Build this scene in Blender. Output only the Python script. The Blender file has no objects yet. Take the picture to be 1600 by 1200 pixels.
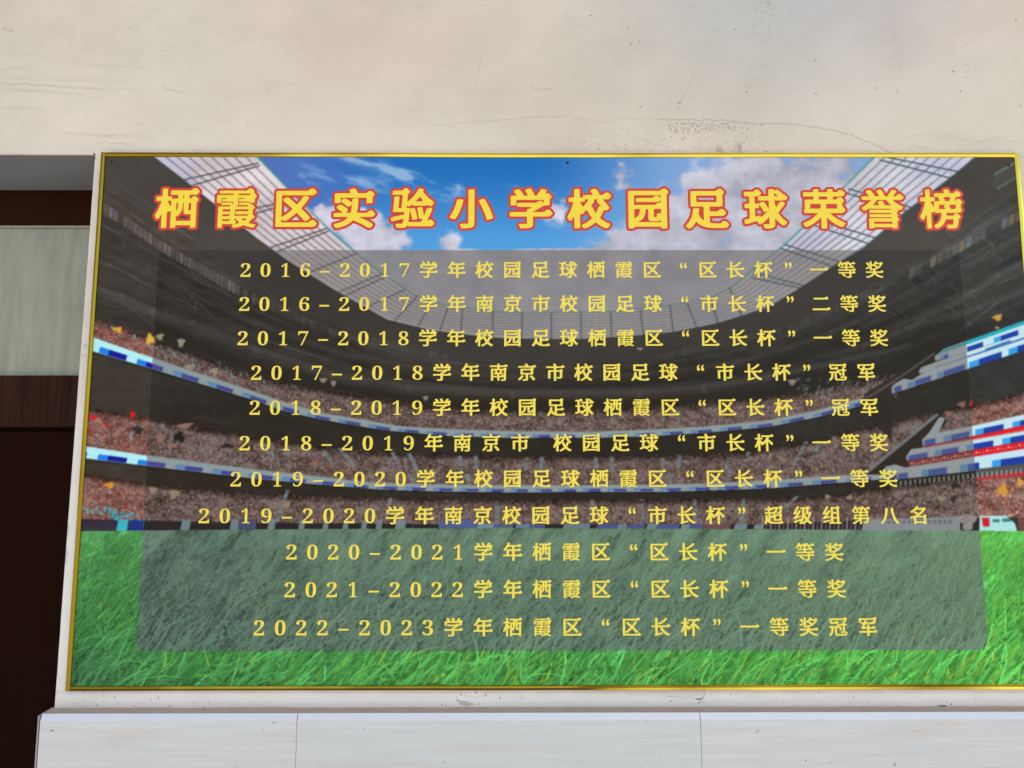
import bpy, bmesh, math, random
import numpy as np
from mathutils import Matrix, Vector, noise as mnoise
S = bpy.context.scene
COL = S.collection
random.seed(4)
RNG = np.random.default_rng(11)

# ------------------------------------------------------------------ camera, sky, sun, exposure
Z0 = 2.468                                   # height of the board's top edge above the ground
CX, CZ, CD = 1.21981, Z0 - 0.96787, 2.20694
YAW, TILT, ROLL, F = 0.0036206, 0.1218342, -0.0008371, 1202.0
cy, sy, ct, st = math.cos(YAW), math.sin(YAW), math.cos(TILT), math.sin(TILT)
_f = np.array([sy*ct, cy*ct, st]); _r = np.array([cy, -sy, 0.0]); _u = np.cross(_r, _f)
cr, sr = math.cos(ROLL), math.sin(ROLL)
RX, UX, FX = cr*_r + sr*_u, -sr*_r + cr*_u, _f
cam = bpy.data.objects.new('camera', bpy.data.cameras.new('camera'))
COL.objects.link(cam)
M = Matrix.Identity(4)
for i in range(3):
    M[i][0] = RX[i]; M[i][1] = UX[i]; M[i][2] = -FX[i]
M[0][3], M[1][3], M[2][3] = CX, -CD, CZ
cam.matrix_world = M
cam.data.sensor_width = 36; cam.data.lens = F*36/1600; cam.data.clip_end = 500
S.camera = cam

SUN_EL, SUN_AZ = 62.0, -32.0                 # azimuth measured from straight in front of the wall
w = bpy.data.worlds.new("World"); S.world = w; w.use_nodes = True
wn = w.node_tree.nodes; bg = wn['Background']
sky = wn.new('ShaderNodeTexSky'); sky.sky_type = 'NISHITA'; sky.sun_disc = False
sky.sun_elevation = math.radians(SUN_EL); sky.sun_rotation = math.radians(180 + SUN_AZ)
sky.air_density = 1.0; sky.dust_density = 2.0; sky.ozone_density = 1.0
w.node_tree.links.new(sky.outputs[0], bg.inputs[0]); bg.inputs[1].default_value = 0.12
sl = bpy.data.lights.new('sun', 'SUN'); sl.energy = 3.0; sl.angle = math.radians(0.5); sl.color = (1.0, 0.96, 0.90)
so = bpy.data.objects.new('sun', sl); COL.objects.link(so)
d = Vector((math.sin(math.radians(SUN_AZ))*math.cos(math.radians(SUN_EL)), -math.cos(math.radians(SUN_AZ))*math.cos(math.radians(SUN_EL)), math.sin(math.radians(SUN_EL))))
so.rotation_euler = d.to_track_quat('Z', 'Y').to_euler(); so.location = (0, -8, 9)
S.view_settings.view_transform = 'Standard'; S.view_settings.look = 'None'; S.view_settings.gamma = 1
S.view_settings.exposure = 1.42

# ------------------------------------------------------------------ helpers
def at(px, py, Y=0.0):
    """place point: where the sight line of that spot meets the upright plane y=Y"""
    px = np.asarray(px, float); py = np.asarray(py, float)
    a, b = (px-800)/F, -(py-600)/F
    dx = RX[0]*a + UX[0]*b + FX[0]; dy = RX[1]*a + UX[1]*b + FX[1]; dz = RX[2]*a + UX[2]*b + FX[2]
    t = (Y + CD)/dy
    return CX + dx*t, CZ + dz*t
def lin(c):
    c = np.asarray(c, float)/255.0
    return np.where(c <= 0.04045, c/12.92, ((c+0.055)/1.055)**2.4)
def tag(o, label=None, cat=None, group=None, kind=None):
    for k, v in (('label', label), ('category', cat), ('group', group), ('kind', kind)):
        if v: o[k] = v
    return o
def link(name, me, mat=None, parent=None):
    o = bpy.data.objects.new(name, me); COL.objects.link(o)
    if mat is not None and not me.materials: me.materials.append(mat)
    if parent is not None: o.parent = parent; o.matrix_parent_inverse = parent.matrix_world.inverted()
    return o
def empty(name, loc):
    o = bpy.data.objects.new(name, None); COL.objects.link(o); o.location = loc; o.empty_display_size = 0.1
    o.matrix_world = Matrix.Translation(loc)
    return o
def obj(name, bm, mat, parent=None, smooth=False):
    bmesh.ops.recalc_face_normals(bm, faces=bm.faces)
    me = bpy.data.meshes.new(name); bm.to_mesh(me); bm.free()
    if smooth:
        for p in me.polygons: p.use_smooth = True
    return link(name, me, mat, parent)
def box(bm, x0, x1, y0, y1, z0, z1, bev=0.0, seg=2):
    r = bmesh.ops.create_cube(bm, size=1.0)
    vs = r['verts']
    for v in vs:
        v.co = Vector((x0 if v.co.x < 0 else x1, y0 if v.co.y < 0 else y1, z0 if v.co.z < 0 else z1))
    if bev > 0:
        es = list({e for v in vs for e in v.link_edges})
        bmesh.ops.bevel(bm, geom=es, offset=bev, segments=seg, affect='EDGES', profile=0.6)
def newmat(name, base=(.5, .5, .5), rough=.5, metal=0.0, spec=0.5):
    m = bpy.data.materials.new(name); m.use_nodes = True
    b = m.node_tree.nodes['Principled BSDF']
    b.inputs['Base Color'].default_value = (*base, 1); b.inputs['Roughness'].default_value = rough
    b.inputs['Metallic'].default_value = metal; b.inputs['Specular IOR Level'].default_value = spec
    return m, m.node_tree.nodes, m.node_tree.links, b
def noise_bump(m, scale, strength, dist=0.002, stretch=(1, 1, 1), detail=6, rough=.6):
    n, l = m.node_tree.nodes, m.node_tree.links; b = n['Principled BSDF']
    tc = n.new('ShaderNodeTexCoord'); mp = n.new('ShaderNodeMapping'); mp.inputs['Scale'].default_value = stretch
    nz = n.new('ShaderNodeTexNoise'); nz.inputs['Scale'].default_value = scale; nz.inputs['Detail'].default_value = detail
    nz.inputs['Roughness'].default_value = rough
    bp = n.new('ShaderNodeBump'); bp.inputs['Strength'].default_value = strength; bp.inputs['Distance'].default_value = dist
    l.new(tc.outputs['Object'], mp.inputs[0]); l.new(mp.outputs[0], nz.inputs['Vector'])
    l.new(nz.outputs[0], bp.inputs['Height']); l.new(bp.outputs[0], b.inputs['Normal'])
    return nz, bp, mp
def mixcol(m, fac_out, c1, c2):
    n, l = m.node_tree.nodes, m.node_tree.links
    r = n.new('ShaderNodeValToRGB'); r.color_ramp.elements[0].color = (*c1, 1); r.color_ramp.elements[1].color = (*c2, 1)
    l.new(fac_out, r.inputs[0]); return r

# ------------------------------------------------------------------ raster painting of flat print and wear
class Canvas:
    """A sheet in the plane y=Y. PX, PY hold, for each texel, where that spot lies in the layout drawing."""
    def __init__(s, x0, x1, z0, z1, nx, ny, Y=0.0):
        s.x0, s.x1, s.z0, s.z1, s.nx, s.ny, s.Y = x0, x1, z0, z1, nx, ny, Y
        X = (x0 + (np.arange(nx)+.5)/nx*(x1-x0))[None, :] - CX
        Z = (z0 + (np.arange(ny)+.5)/ny*(z1-z0))[:, None] - CZ
        D = Y + CD
        vf = FX[0]*X + FX[1]*D + FX[2]*Z
        s.PX = (800 + F*(RX[0]*X + RX[1]*D + RX[2]*Z)/vf).astype(np.float32)
        s.PY = (600 - F*(UX[0]*X + UX[1]*D + UX[2]*Z)/vf).astype(np.float32)
        s.img = np.zeros((ny, nx, 3), np.float32)
        s.k = nx/(x1-x0)*0.00187             # texels per layout unit
    def tex(s, px, py):
        X, Z = at(px, py, s.Y)
        return (X-s.x0)/(s.x1-s.x0)*s.nx - .5, (Z-s.z0)/(s.z1-s.z0)*s.ny - .5
    def window(s, xa, ya, xb, yb, pad=4):
        tx, ty = s.tex(np.array([xa, xb, xa, xb]), np.array([ya, ya, yb, yb]))
        i0, i1 = max(0, int(tx.min())-pad), min(s.nx, int(tx.max())+pad)
        j0, j1 = max(0, int(ty.min())-pad), min(s.ny, int(ty.max())+pad)
        return slice(j0, max(j0, j1)), slice(i0, max(i0, i1))
    def blend(s, sl, a, col):
        a = np.clip(a, 0, 1)[..., None]
        s.img[sl] = s.img[sl]*(1-a) + np.asarray(col, np.float32)*a
    def poly(s, pts, col, alpha=1.0):
        p = np.array(pts, float); sl = s.window(p[:, 0].min(), p[:, 1].min(), p[:, 0].max(), p[:, 1].max())
        x, y = s.PX[sl], s.PY[sl]
        if x.size == 0: return
        ins = np.zeros(x.shape, bool)
        for (xa, ya), (xb, yb) in zip(p, np.roll(p, -1, 0)):
            if ya == yb: continue
            c = ((y < ya) != (y < yb)) & (x < (xb-xa)*(y-ya)/(yb-ya)+xa)
            ins ^= c
        s.blend(sl, ins*alpha, col)
    def line(s, pts, wd, col, alpha=1.0, soft=.5):
        for a, b in zip(pts[:-1], pts[1:]):
            ax, ay = a; bx, by = b
            sl = s.window(min(ax, bx)-wd, min(ay, by)-wd, max(ax, bx)+wd, max(ay, by)+wd)
            x, y = s.PX[sl], s.PY[sl]
            if x.size == 0: continue
            L = max((bx-ax)**2+(by-ay)**2, 1e-6)
            t = np.clip(((x-ax)*(bx-ax)+(y-ay)*(by-ay))/L, 0, 1)
            dd = np.hypot(x-ax-t*(bx-ax), y-ay-t*(by-ay))
            s.blend(sl, np.clip((wd/2+soft/2-dd)/soft, 0, 1)*alpha, col)
    def blob(s, cx, cy_, rx, ry, ang, col, alpha=1.0, power=2.0, seed=0):
        R = max(rx, ry)*1.6; sl = s.window(cx-R, cy_-R, cx+R, cy_+R)
        x, y = s.PX[sl]-cx, s.PY[sl]-cy_
        if x.size == 0: return
        ca, sa = math.cos(ang), math.sin(ang)
        u, v = (x*ca+y*sa)/rx, (-x*sa+y*ca)/ry
        r = np.hypot(u, v) + .18*np.sin(3*np.arctan2(v, u)+seed)+.1*np.sin(5*np.arctan2(v, u)+2*seed)
        s.blend(sl, np.clip((1-r)*power*2, 0, 1)*alpha, col)
    def splat(s, px, py, col, wpx=None):
        tx, ty = s.tex(px, py); i = np.round(tx).astype(int); j = np.round(ty).astype(int)
        m = (i >= 0) & (i < s.nx-1) & (j >= 0) & (j < s.ny-1)
        s.img[j[m], i[m]] = col[m]
        if wpx is not None:
            mm = m & (wpx > .5); s.img[j[mm], i[mm]+1] = col[mm]
            mm = m & (wpx > 1.0); s.img[j[mm]+1, i[mm]] = col[mm]
            mm = m & (wpx > 1.5); s.img[j[mm]+1, i[mm]+1] = col[mm]
def _up(a, n, k, ax):
    t = (np.arange(n, dtype=np.float32))/k; i0 = np.minimum(t.astype(np.int32), a.shape[ax]-2); f = (t-i0).astype(np.float32)
    lo, hi = np.take(a, i0, ax), np.take(a, i0+1, ax)
    f = f[:, None] if ax == 0 else f[None, :]
    return lo+(hi-lo)*f
def fbm(PX, PY, sx, sy, octs=5, seed=0, gain=.55, ang=0.0, con=1.0):
    r = np.random.default_rng(seed); out = np.zeros(PX.shape, np.float32); amp, tot = 1.0, 0
    ca, sa = np.float32(math.cos(ang)), np.float32(math.sin(ang)); ny, nx = PX.shape
    for o in range(octs):
        g = r.random((256, 256)).astype(np.float32); ou, ov = np.float32(r.random()*91+400), np.float32(r.random()*91+400)
        wl = min(sx, sy)*1.7/2**o
        if wl < 1.4: break
        k = int(max(1, min(24, wl/7)))
        xs = np.minimum(np.arange(0, nx+k, k), nx-1); ys = np.minimum(np.arange(0, ny+k, k), ny-1)
        x, y = PX[np.ix_(ys, xs)], PY[np.ix_(ys, xs)]
        u = (x*ca+y*sa)*np.float32(2**o/sx)+ou; v = (-x*sa+y*ca)*np.float32(2**o/sy)+ov
        fu, fv = np.floor(u), np.floor(v); iu, iv = fu.astype(np.int32) & 255, fv.astype(np.int32) & 255; u -= fu; v -= fv
        u = u*u*(3-2*u); v = v*v*(3-2*v); iu1, iv1 = (iu+1) & 255, (iv+1) & 255
        a, c = g[iv, iu], g[iv1, iu]; a += (g[iv, iu1]-a)*u; c += (g[iv1, iu1]-c)*u; a += (c-a)*v
        a = _up(_up(a, nx, k, 1), ny, k, 0) if k > 1 else a[:ny, :nx]
        out += amp*a; tot += amp; amp *= gain
    out /= tot
    return out if con == 1.0 else np.clip((out-.5)*con+.5, 0, 1)
def sstep(a, b, x):
    t = np.clip((x-a)/(b-a), 0, 1); return t*t*(3-2*t)
def blur(a, n):
    for ax in (0, 1):
        for _ in range(2):
            p = np.pad(a, [(n, n) if i == ax else (0, 0) for i in range(a.ndim)], 'edge').astype(np.float64)
            c = np.cumsum(p, ax); c = np.concatenate([np.zeros_like(np.take(c, [0], ax)), c], ax)
            L = a.shape[ax]
            a = ((np.take(c, range(2*n+1, 2*n+1+L), ax)-np.take(c, range(0, L), ax))/(2*n+1)).astype(np.float32)
    return a
def to_image(name, rgb_lin):
    h, w_ = rgb_lin.shape[:2]
    im = bpy.data.images.new(name, w_, h, alpha=False, float_buffer=False)
    c = np.clip(rgb_lin, 0, 1); c = np.where(c <= 0.0031308, c*12.92, 1.055*c**(1/2.4)-0.055)
    px = np.ones((h, w_, 4), np.float32); px[..., :3] = c
    im.pixels.foreach_set(px.ravel()); im.update(); im.pack()
    return im
def plane_uv(name, x0, x1, z0, z1, Y, mat, parent):
    me = bpy.data.meshes.new(name)
    me.from_pydata([(x0, Y, z0), (x1, Y, z0), (x1, Y, z1), (x0, Y, z1)], [], [(0, 1, 2, 3)])
    uv = me.uv_layers.new(name='UVMap')
    for i, c in enumerate([(0, 0), (1, 0), (1, 1), (0, 1)]): uv.data[i].uv = c
    return link(name, me, mat, parent)

# ------------------------------------------------------------------ measures of the board
W, H = 2.75, 1.5471
FR = 0.0125                                   # width of the gilt edging
Y_PRINT, Y_WALL = 0.0, 0.012
XL, XR, ZT, ZB = FR, W-FR, Z0-FR, Z0-H+FR

# ================================================================== the printed picture
def paint_print():
    c = Canvas(XL-.003, XR+.003, ZB-.003, ZT+.003, 2640, 1470)
    PX, PY, im = c.PX, c.PY, c.img
    I = lambda pts: np.interp(PX, [p[0] for p in pts], [p[1] for p in pts]).astype(np.float32)
    f = lambda a, b, s_, o=5, ang=0.0, g=.55, con=1.0: fbm(PX, PY, a, b, o, s_, g, ang, con)
    # --- dark stands and roof underside
    side = sstep(300, 1350, PX)[..., None]
    n = f(260, 90, 3)[..., None]; n2 = f(30, 9, 5, 4, .15)[..., None]
    base = np.array([58, 53, 48])*(1-side) + np.array([54, 55, 53])*side
    im[:] = base*(.80+.42*n) + (n2-.5)*14 + (f(9, 5, 6, 3)[..., None]-.5)*10
    # curve families of the roof underside
    out_e = [(130, 160), (241, 245), (287, 280), (400, 371), (450, 407), (520, 451), (605, 499), (675, 516), (750, 525), (800, 529), (900, 530), (975, 526), (1040, 520), (1090, 512), (1125, 504), (1200, 480), (1250, 450), (1300, 417), (1350, 387), (1407, 336), (1482, 280), (1522, 247), (1640, 150)]
    crowd1 = [(100, 488), (150, 500), (195, 511), (240, 531), (295, 550), (350, 570), (400, 589), (450, 600), (560, 616), (625, 627), (700, 637), (800, 642), (1000, 637), (1125, 627), (1200, 620), (1275, 608), (1340, 597), (1380, 588), (1420, 570), (1640, 490)]
    oe, c1 = I(out_e), I(crowd1)
    tt = (PY-oe)/np.maximum(c1-oe, 1)
    r = np.random.default_rng(5)
    for t0, wd, br in [(.10, .010, 10), (.17, .008, 14), (.24, .012, 9), (.33, .008, 18), (.40, .02, 12), (.46, .007, 16), (.53, .01, 20), (.60, .006, 14), (.66, .03, -12), (.72, .012, 26), (.75, .006, 20), (.83, .02, -14), (.9, .01, 12)]:
        mod = np.clip(f(60, 22, int(t0*1000), 4)*2.4-.55, 0, 1.3)
        wob = (f(140, 60, int(t0*777), 3)-.5)*.05
        im += (np.clip(1-np.abs(tt-t0+wob)/wd, 0, 1)*br*mod)[..., None]
    und = (sstep(-.02, .03, tt)*sstep(.36, .30, tt))[..., None]; im[:] = im*(1-und*.8)+np.array([60, 57, 54])*(.9+.2*n)*und*.8
    dkb = (sstep(.40, .50, tt)*sstep(1.0, .96, tt))[..., None]; im *= 1-.14*dkb
    # truss webs under the roof at both sides
    for i in range(150):
        left = i % 2 == 0
        x = r.uniform(150, 420) if left else r.uniform(1330, 1595)
        y = (250 + (x-150)*.75 + r.uniform(0, 200)) if left else (260 + (1595-x)*.72 + r.uniform(10, 200))
        if y > (500 if left else 545): continue
        L = r.uniform(18, 80); a = (.60 + r.normal(0, .12)) if left else (-.50 + r.normal(0, .12))
        if r.random() < .3: a += 1.2; L *= .35
        cc = np.array([88, 80, 76]) if left else np.array([84, 88, 90]); cc = cc*r.uniform(.8, 1.1)
        c.line([(x, y), (x+L*math.cos(a), y+L*math.sin(a))], r.uniform(.8, 1.8), cc, r.uniform(.4, .8), 1.2)
    # line of small hoardings under the roof
    for (xa, ya, xb, yb, k_) in [(162, 325, 262, 392, 13), (262, 392, 400, 470, 22), (400, 470, 520, 520, 20), (520, 520, 700, 560, 24), (1010, 565, 1250, 510, 26), (1250, 508, 1420, 430, 22), (1420, 430, 1598, 335, 16)]:
        for i in range(k_):
            t = (i+.5)/k_; x, y = xa+(xb-xa)*t, ya+(yb-ya)*t; h = 5+4*(1 if xa < 300 or xa > 1400 else .3)
            if r.random() < (.08 if xa < 300 else .25): continue
            wv = (xb-xa)/k_*.42; sl_ = (yb-ya)/(xb-xa)
            cc = [(112, 120, 132), (118, 96, 98), (128, 110, 84), (96, 92, 96), (120, 104, 108)][r.integers(5)]
            c.poly([(x-wv, y-h-wv*sl_), (x+wv, y-h+wv*sl_), (x+wv*.7, y+h*.8+wv*sl_), (x-wv*1.2, y+h*.8-wv*sl_)], cc, r.uniform(.35, .75) if (xa < 300 or xa > 1400) else r.uniform(.08, .25))
    # long pale hand rails
    for pts, a in [([(146, 448), (190, 462), (240, 485), (300, 505), (400, 545), (520, 585), (640, 604), (800, 613), (1000, 612), (1100, 604), (1200, 588), (1300, 568), (1420, 540)], .45),
                   ([(150, 455), (240, 492), (400, 553), (520, 591), (640, 610), (800, 619), (1000, 618), (1100, 610), (1200, 594)], .3),
                   ([(155, 392), (200, 412), (300, 462), (400, 506), (520, 548), (650, 575), (800, 588), (1000, 586), (1150, 566), (1300, 520), (1450, 446), (1590, 372)], .25),
                   ([(1430, 500), (1500, 470), (1560, 430), (1600, 410)], .45), ([(1350, 540), (1420, 512), (1500, 488)], .35),
                   ([(1495, 497), (1530, 480), (1600, 455)], .4), ([(1400, 425), (1480, 390), (1595, 318)], .35)]:
        c.line(pts, 8, (86, 84, 84), a*.9, 6)
    for (x, y, rx, ry) in [(505, 594, 6, 4), (521, 599, 4, 5), (1238, 597, 6, 5), (665, 622, 4, 4), (1000, 545, 5, 2)]:
        c.blob(x, y, rx, ry, 0, (190, 175, 130), .8)
    c.line([(1555, 272), (1590, 252)], 4, (84, 118, 114), .8, 2); c.line([(1558, 294), (1592, 274)], 3.5, (84, 108, 106), .7, 2)
    for i in range(6): c.line([(1552+i*7, 290-i*4), (1558+i*7, 274-i*4)], 2, (96, 92, 90), .5, 1.5)
    im += (sstep(1.02, .80, tt)*(.75+.5*f(120, 50, 77, 3)))[..., None]*np.array([15, 14, 12])
    # --- open sky
    inner = [(403, 246), (450, 295), (485, 327), (512, 357), (555, 394), (595, 427), (632, 452), (652, 464), (672, 472), (722, 481), (770, 487), (800, 489), (912, 488), (960, 487), (1035, 481), (1075, 474), (1122, 460), (1150, 445), (1175, 422), (1200, 400), (1220, 386), (1247, 360), (1315, 295), (1365, 247)]
    lx = np.interp(PY, [240]+[p[1] for p in inner[:12]], [397]+[p[0] for p in inner[:12]])
    ry_ = [p for p in inner[12:]][::-1]
    rx = np.interp(PY, [240]+[p[1] for p in ry_], [1372]+[p[0] for p in ry_])
    insky = (PX > lx) & (PX < rx) & (PY < I([(300, 489)]+inner[10:14]+[(1300, 488)]))
    gy = sstep(245, 400, PY)[..., None]; gx = sstep(430, 640, PX)[..., None]
    blue = np.array([42, 112, 188])*(1-gy) + np.array([86, 160, 222])*gy
    blue = blue*gx + (np.array([84, 118, 190]))*(1-gx)
    gr = sstep(820, 1090, PX)[..., None]; blue = blue*(1-gr*.8) + np.array([152, 182, 224])*gr*.8
    N1 = f(60, 17, 21, 6, .35, .62, 2.6); N2 = f(52, 40, 23, 7, 0, .62, 2.6); N3 = f(170, 60, 29, 6, -.15, .6, 2.2)
    def G(cx, cy_, a, b, ang=0.):
        u = (PX-cx)*math.cos(ang)+(PY-cy_)*math.sin(ang); v = -(PX-cx)*math.sin(ang)+(PY-cy_)*math.cos(ang)
        return np.exp(-(u/a)**2-(v/b)**2)
    wisp = G(640, 278, 95, 13, .42)+.8*G(560, 287, 80, 12, .1)+.6*G(590, 262, 70, 8, .3)+.45*G(480, 270, 50, 24)+.5*G(718, 298, 24, 8, .4)+.6*G(795, 292, 20, 6, .2)+.5*G(719, 289, 9, 7)
    ca = sstep(.12, .95, wisp*(.15+1.35*N1))*.8
    puff = 1.15*G(598, 372, 58, 42)+G(505, 330, 30, 42)*.8+G(560, 345, 40, 22)*.6+.95*G(697, 377, 26, 26, .6)+.85*G(870, 302, 24, 24)+.7*G(862, 330, 34, 20)+.95*G(972, 270, 20, 24, -.3)+.45*G(970, 292, 24, 8)+.6*G(885, 357, 40, 10)+.5*G(1090, 262, 24, 8, -.3)
    right = sstep(-90, 150, (PX-1030)+(PY-300)*1.1+(N3-.5)*60)*1.15 + 1.2*sstep(384, 396, PY)*sstep(500, 640, PX) + .45*sstep(340, 395, PY)*sstep(760, 1000, PX)
    puff = np.maximum(puff, right)
    cb = sstep(.30, .66, puff*(.30+.95*N2))
    cloud = np.array([208, 209, 226])*(1-N3[..., None]*.15) + (N2[..., None]-.6)*40
    warm = sstep(640, 430, PX)[..., None]; cloud = cloud + warm*np.array([6, 0, 4])
    cb = np.maximum(cb, .94*sstep(389, 393, PY))
    skyc = blue*(1-ca[..., None]) + np.array([168, 196, 226])*ca[..., None]
    skyc = skyc*(1-cb[..., None]) + cloud*cb[..., None]
    im[insky] = skyc[insky]
    # --- translucent roof ring between sky and dark underside
    ring = (~insky) & (PY < oe)
    ringc = np.array([233, 222, 226])*(1-.12*N3[..., None]) + (f(50, 30, 41)[..., None]-.5)*30
    ringc = ringc + sstep(1100, 1500, PX)[..., None]*np.array([-14, -2, 6])
    tint = sstep(.56, .7, f(120, 60, 47))[..., None]*.5
    ringc = ringc*(1-tint)+np.array([184, 186, 222])*tint
    im[ring] = ringc[ring]
    Ln = [(241-96, 160), (241, 245), (287, 280), (400, 371), (450, 407), (520, 451), (605, 499), (675, 516), (750, 525), (816, 529)]
    Li = [(330, 160), (403, 246), (450, 295), (512, 357), (555, 394), (595, 427), (652, 464), (700, 478), (770, 487), (816, 489)]
    Rn = [(816, 529), (900, 530), (975, 526), (1052, 519), (1125, 504), (1200, 480), (1250, 450), (1300, 417), (1355, 382), (1417, 330), (1490, 274), (1600, 180)]
    Ri = [(816, 489), (912, 488), (960, 487), (1047, 477), (1110, 466), (1150, 445), (1175, 422), (1222, 386), (1275, 336), (1320, 291), (1380, 232), (1450, 160)]
    def dens(P, m=60):
        P = np.array(P, float); t = np.linspace(0, len(P)-1, m)
        return np.stack([np.interp(t, range(len(P)), P[:, 0]), np.interp(t, range(len(P)), P[:, 1])], 1)
    for A, B, cc in ((Ln, Li, (112, 98, 104)), (Rn, Ri, (104, 108, 118))):
        A, B = dens(A), dens(B)
        for k in range(1, 9):
            t = k/9; P = A*(1-t)+B*t
            c.line([tuple(p) for p in P], 1.7, np.array(cc)-26+[0, (k % 3)*6, (k % 2)*8], .72, 1.2)
    teal = (70, 150, 138)
    c.line([tuple(p) for p in dens(Li)], 2.8, teal, .85, 1.4); c.line([tuple(p) for p in dens(Ri)], 2.8, teal, .85, 1.4)
    c.line([tuple(p) for p in dens(Rn)], 2.0, (64, 92, 92), .8, 1.6)
    tr = [((287, 281), (403, 255)), ((300, 290), (405, 259)), ((352, 334), (430, 319)), ((365, 343), (433, 324)), ((422, 387), (510, 357)), ((434, 393), (513, 361)),
          ((485, 425), (557, 396)), ((527, 457), (597, 428)), ((538, 463), (601, 433)), ((572, 480), (632, 453)), ((617, 501), (652, 463)), ((652, 511), (675, 472)),
          ((687, 517), (701, 478)), ((720, 522), (723, 481)), ((770, 526), (770, 487)), ((815, 529), (816, 489)), ((861, 530), (862, 489)), ((908, 530), (908, 489)),
          ((956, 528), (954, 487)), ((1005, 523), (1001, 485)), ((1052, 519), (1047, 477)), ((1089, 512), (1074, 474)), ((1122, 505), (1110, 465)), ((1160, 496), (1140, 450)),
          ((1250, 450), (1175, 434)), ((1255, 446), (1178, 426)), ((1300, 416), (1220, 388)), ((1312, 409), (1226, 382)), ((1355, 380), (1272, 352)), ((1366, 371), (1280, 345)),
          ((1417, 330), (1320, 301)), ((1424, 324), (1326, 295)), ((1484, 278), (1375, 250)), ((1496, 268), (1388, 246))]
    for a, b in tr:
        cc = (84, 76, 82) if a[0] < 820 else (58, 84, 90)
        c.line([a, b], 2.3, cc, .9, 1.2)
    for q in range(0, len(tr)-1):
        if abs(tr[q][0][1]-tr[q+1][0][1]) < 11 and abs(tr[q][0][0]-tr[q+1][0][0]) < 16:
            for k in range(6):
                t, t2 = k/6, (k+.5)/6
                A = np.array(tr[q][0])*(1-t)+np.array(tr[q][1])*t; B = np.array(tr[q+1][0])*(1-t2)+np.array(tr[q+1][1])*t2
                c.line([tuple(A), tuple(B)], 1.0, (86, 92, 98), .6, 1.0)
    # --- tiers of spectators
    b1t = [(130, 520), (145, 527), (240, 560), (400, 613), (440, 627), (500, 645), (560, 655), (625, 666), (700, 671), (800, 674), (925, 675), (1025, 671), (1100, 667), (1200, 657), (1275, 642), (1300, 635), (1345, 622)]
    b1b = [(130, 544), (145, 549), (240, 577), (400, 626), (440, 641), (500, 655), (600, 672), (700, 681), (800, 684), (925, 684), (1025, 681), (1100, 676), (1200, 667), (1275, 652), (1345, 634)]
    cr2 = [(120, 630), (137, 637), (225, 650), (275, 660), (400, 682), (500, 697), (625, 707), (800, 712), (1000, 712), (1150, 707), (1200, 700), (1275, 687), (1340, 668), (1400, 656), (1450, 645), (1620, 610)]
    b2t = [(120, 694), (132, 697), (230, 712), (400, 734), (500, 745), (575, 754), (675, 757), (800, 759), (1000, 758), (1100, 756), (1200, 751), (1282, 745), (1335, 742), (1405, 735), (1525, 720), (1620, 702)]
    b2b = [(120, 714), (132, 716), (230, 728), (400, 748), (500, 757), (600, 765), (700, 768), (800, 769), (1050, 768), (1200, 763), (1287, 756), (1400, 747), (1525, 732), (1620, 719)]
    cr3 = [(110, 736), (130, 740), (225, 755), (400, 771), (500, 775), (800, 780), (1000, 780), (1200, 778), (1300, 775), (1400, 757), (1450, 750), (1525, 742), (1620, 734)]
    bar = [(100, 811), (125, 811), (230, 813), (400, 817), (700, 819), (1200, 819), (1400, 810), (1620, 808)]
    gra = [(100, 831), (125, 830), (230, 829), (400, 827), (800, 825), (1200, 827), (1620, 830)]
    def crowd(top, bot, x0, x1, nn, seed, size=1.0, fade=20):
        rr = np.random.default_rng(seed)
        xt, yt = [p[0] for p in top], [p[1] for p in top]; xb, yb = [p[0] for p in bot], [p[1] for p in bot]
        T, B = I(top), I(bot)
        m = (PY > T-2+5*f(9, 9, seed+3, 2)) & (PY < B) & (PX > x0) & (PX < x1)
        cb_ = np.array([122, 90, 84]) + (f(16, 9, seed, 4, con=2)[..., None]-.5)*70
        dk = sstep(0, 14, PY-T)[..., None]; cb_ = cb_*(.42+.58*dk)
        im[m] = cb_[m]
        x = rr.uniform(x0, x1, nn); T_, B_ = np.interp(x, xt, yt), np.interp(x, xb, yb)
        y = T_ + (B_-T_)*rr.random(nn)**.8
        pal = np.array([(176, 92, 84), (206, 122, 110), (214, 62, 62), (166, 128, 116), (200, 168, 150), (232, 208, 192), (104, 78, 74), (70, 58, 58), (180, 146, 92), (124, 168, 170), (216, 160, 148), (150, 84, 78), (136, 108, 104), (238, 230, 224)], float)
        pi = rr.choice(len(pal), nn, p=[.12, .13, .07, .12, .10, .06, .12, .10, .03, .03, .05, .04, .01, .02])
        col = pal[pi]*[.93, .90, .88]*rr.uniform(.7, 1.1, (nn, 1))*(1+.16*np.clip((x-1480)/60, 0, 1)[:, None])*np.clip(.62+.38*(y-T_)/12, .6, 1)[:, None]
        for q in range(int(5*size)):
            dx, dy = rr.uniform(-.9, .9, nn)*size, rr.uniform(-.7, 1.3, nn)*size
            c.splat(x+dx, np.clip(y+dy, T_, B_-.3), col, rr.uniform(0, 1.6, nn))
    crowd(crowd1, b1t, 100, 1400, 15000, 71, 1.0)
    crowd(cr2, b2t, 100, 1640, 19000, 72, 1.1)
    crowd(cr3, bar, 100, 1640, 19000, 73, 1.25)
    # aisles and pale blue gangways
    aq = (104, 184, 192)
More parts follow.
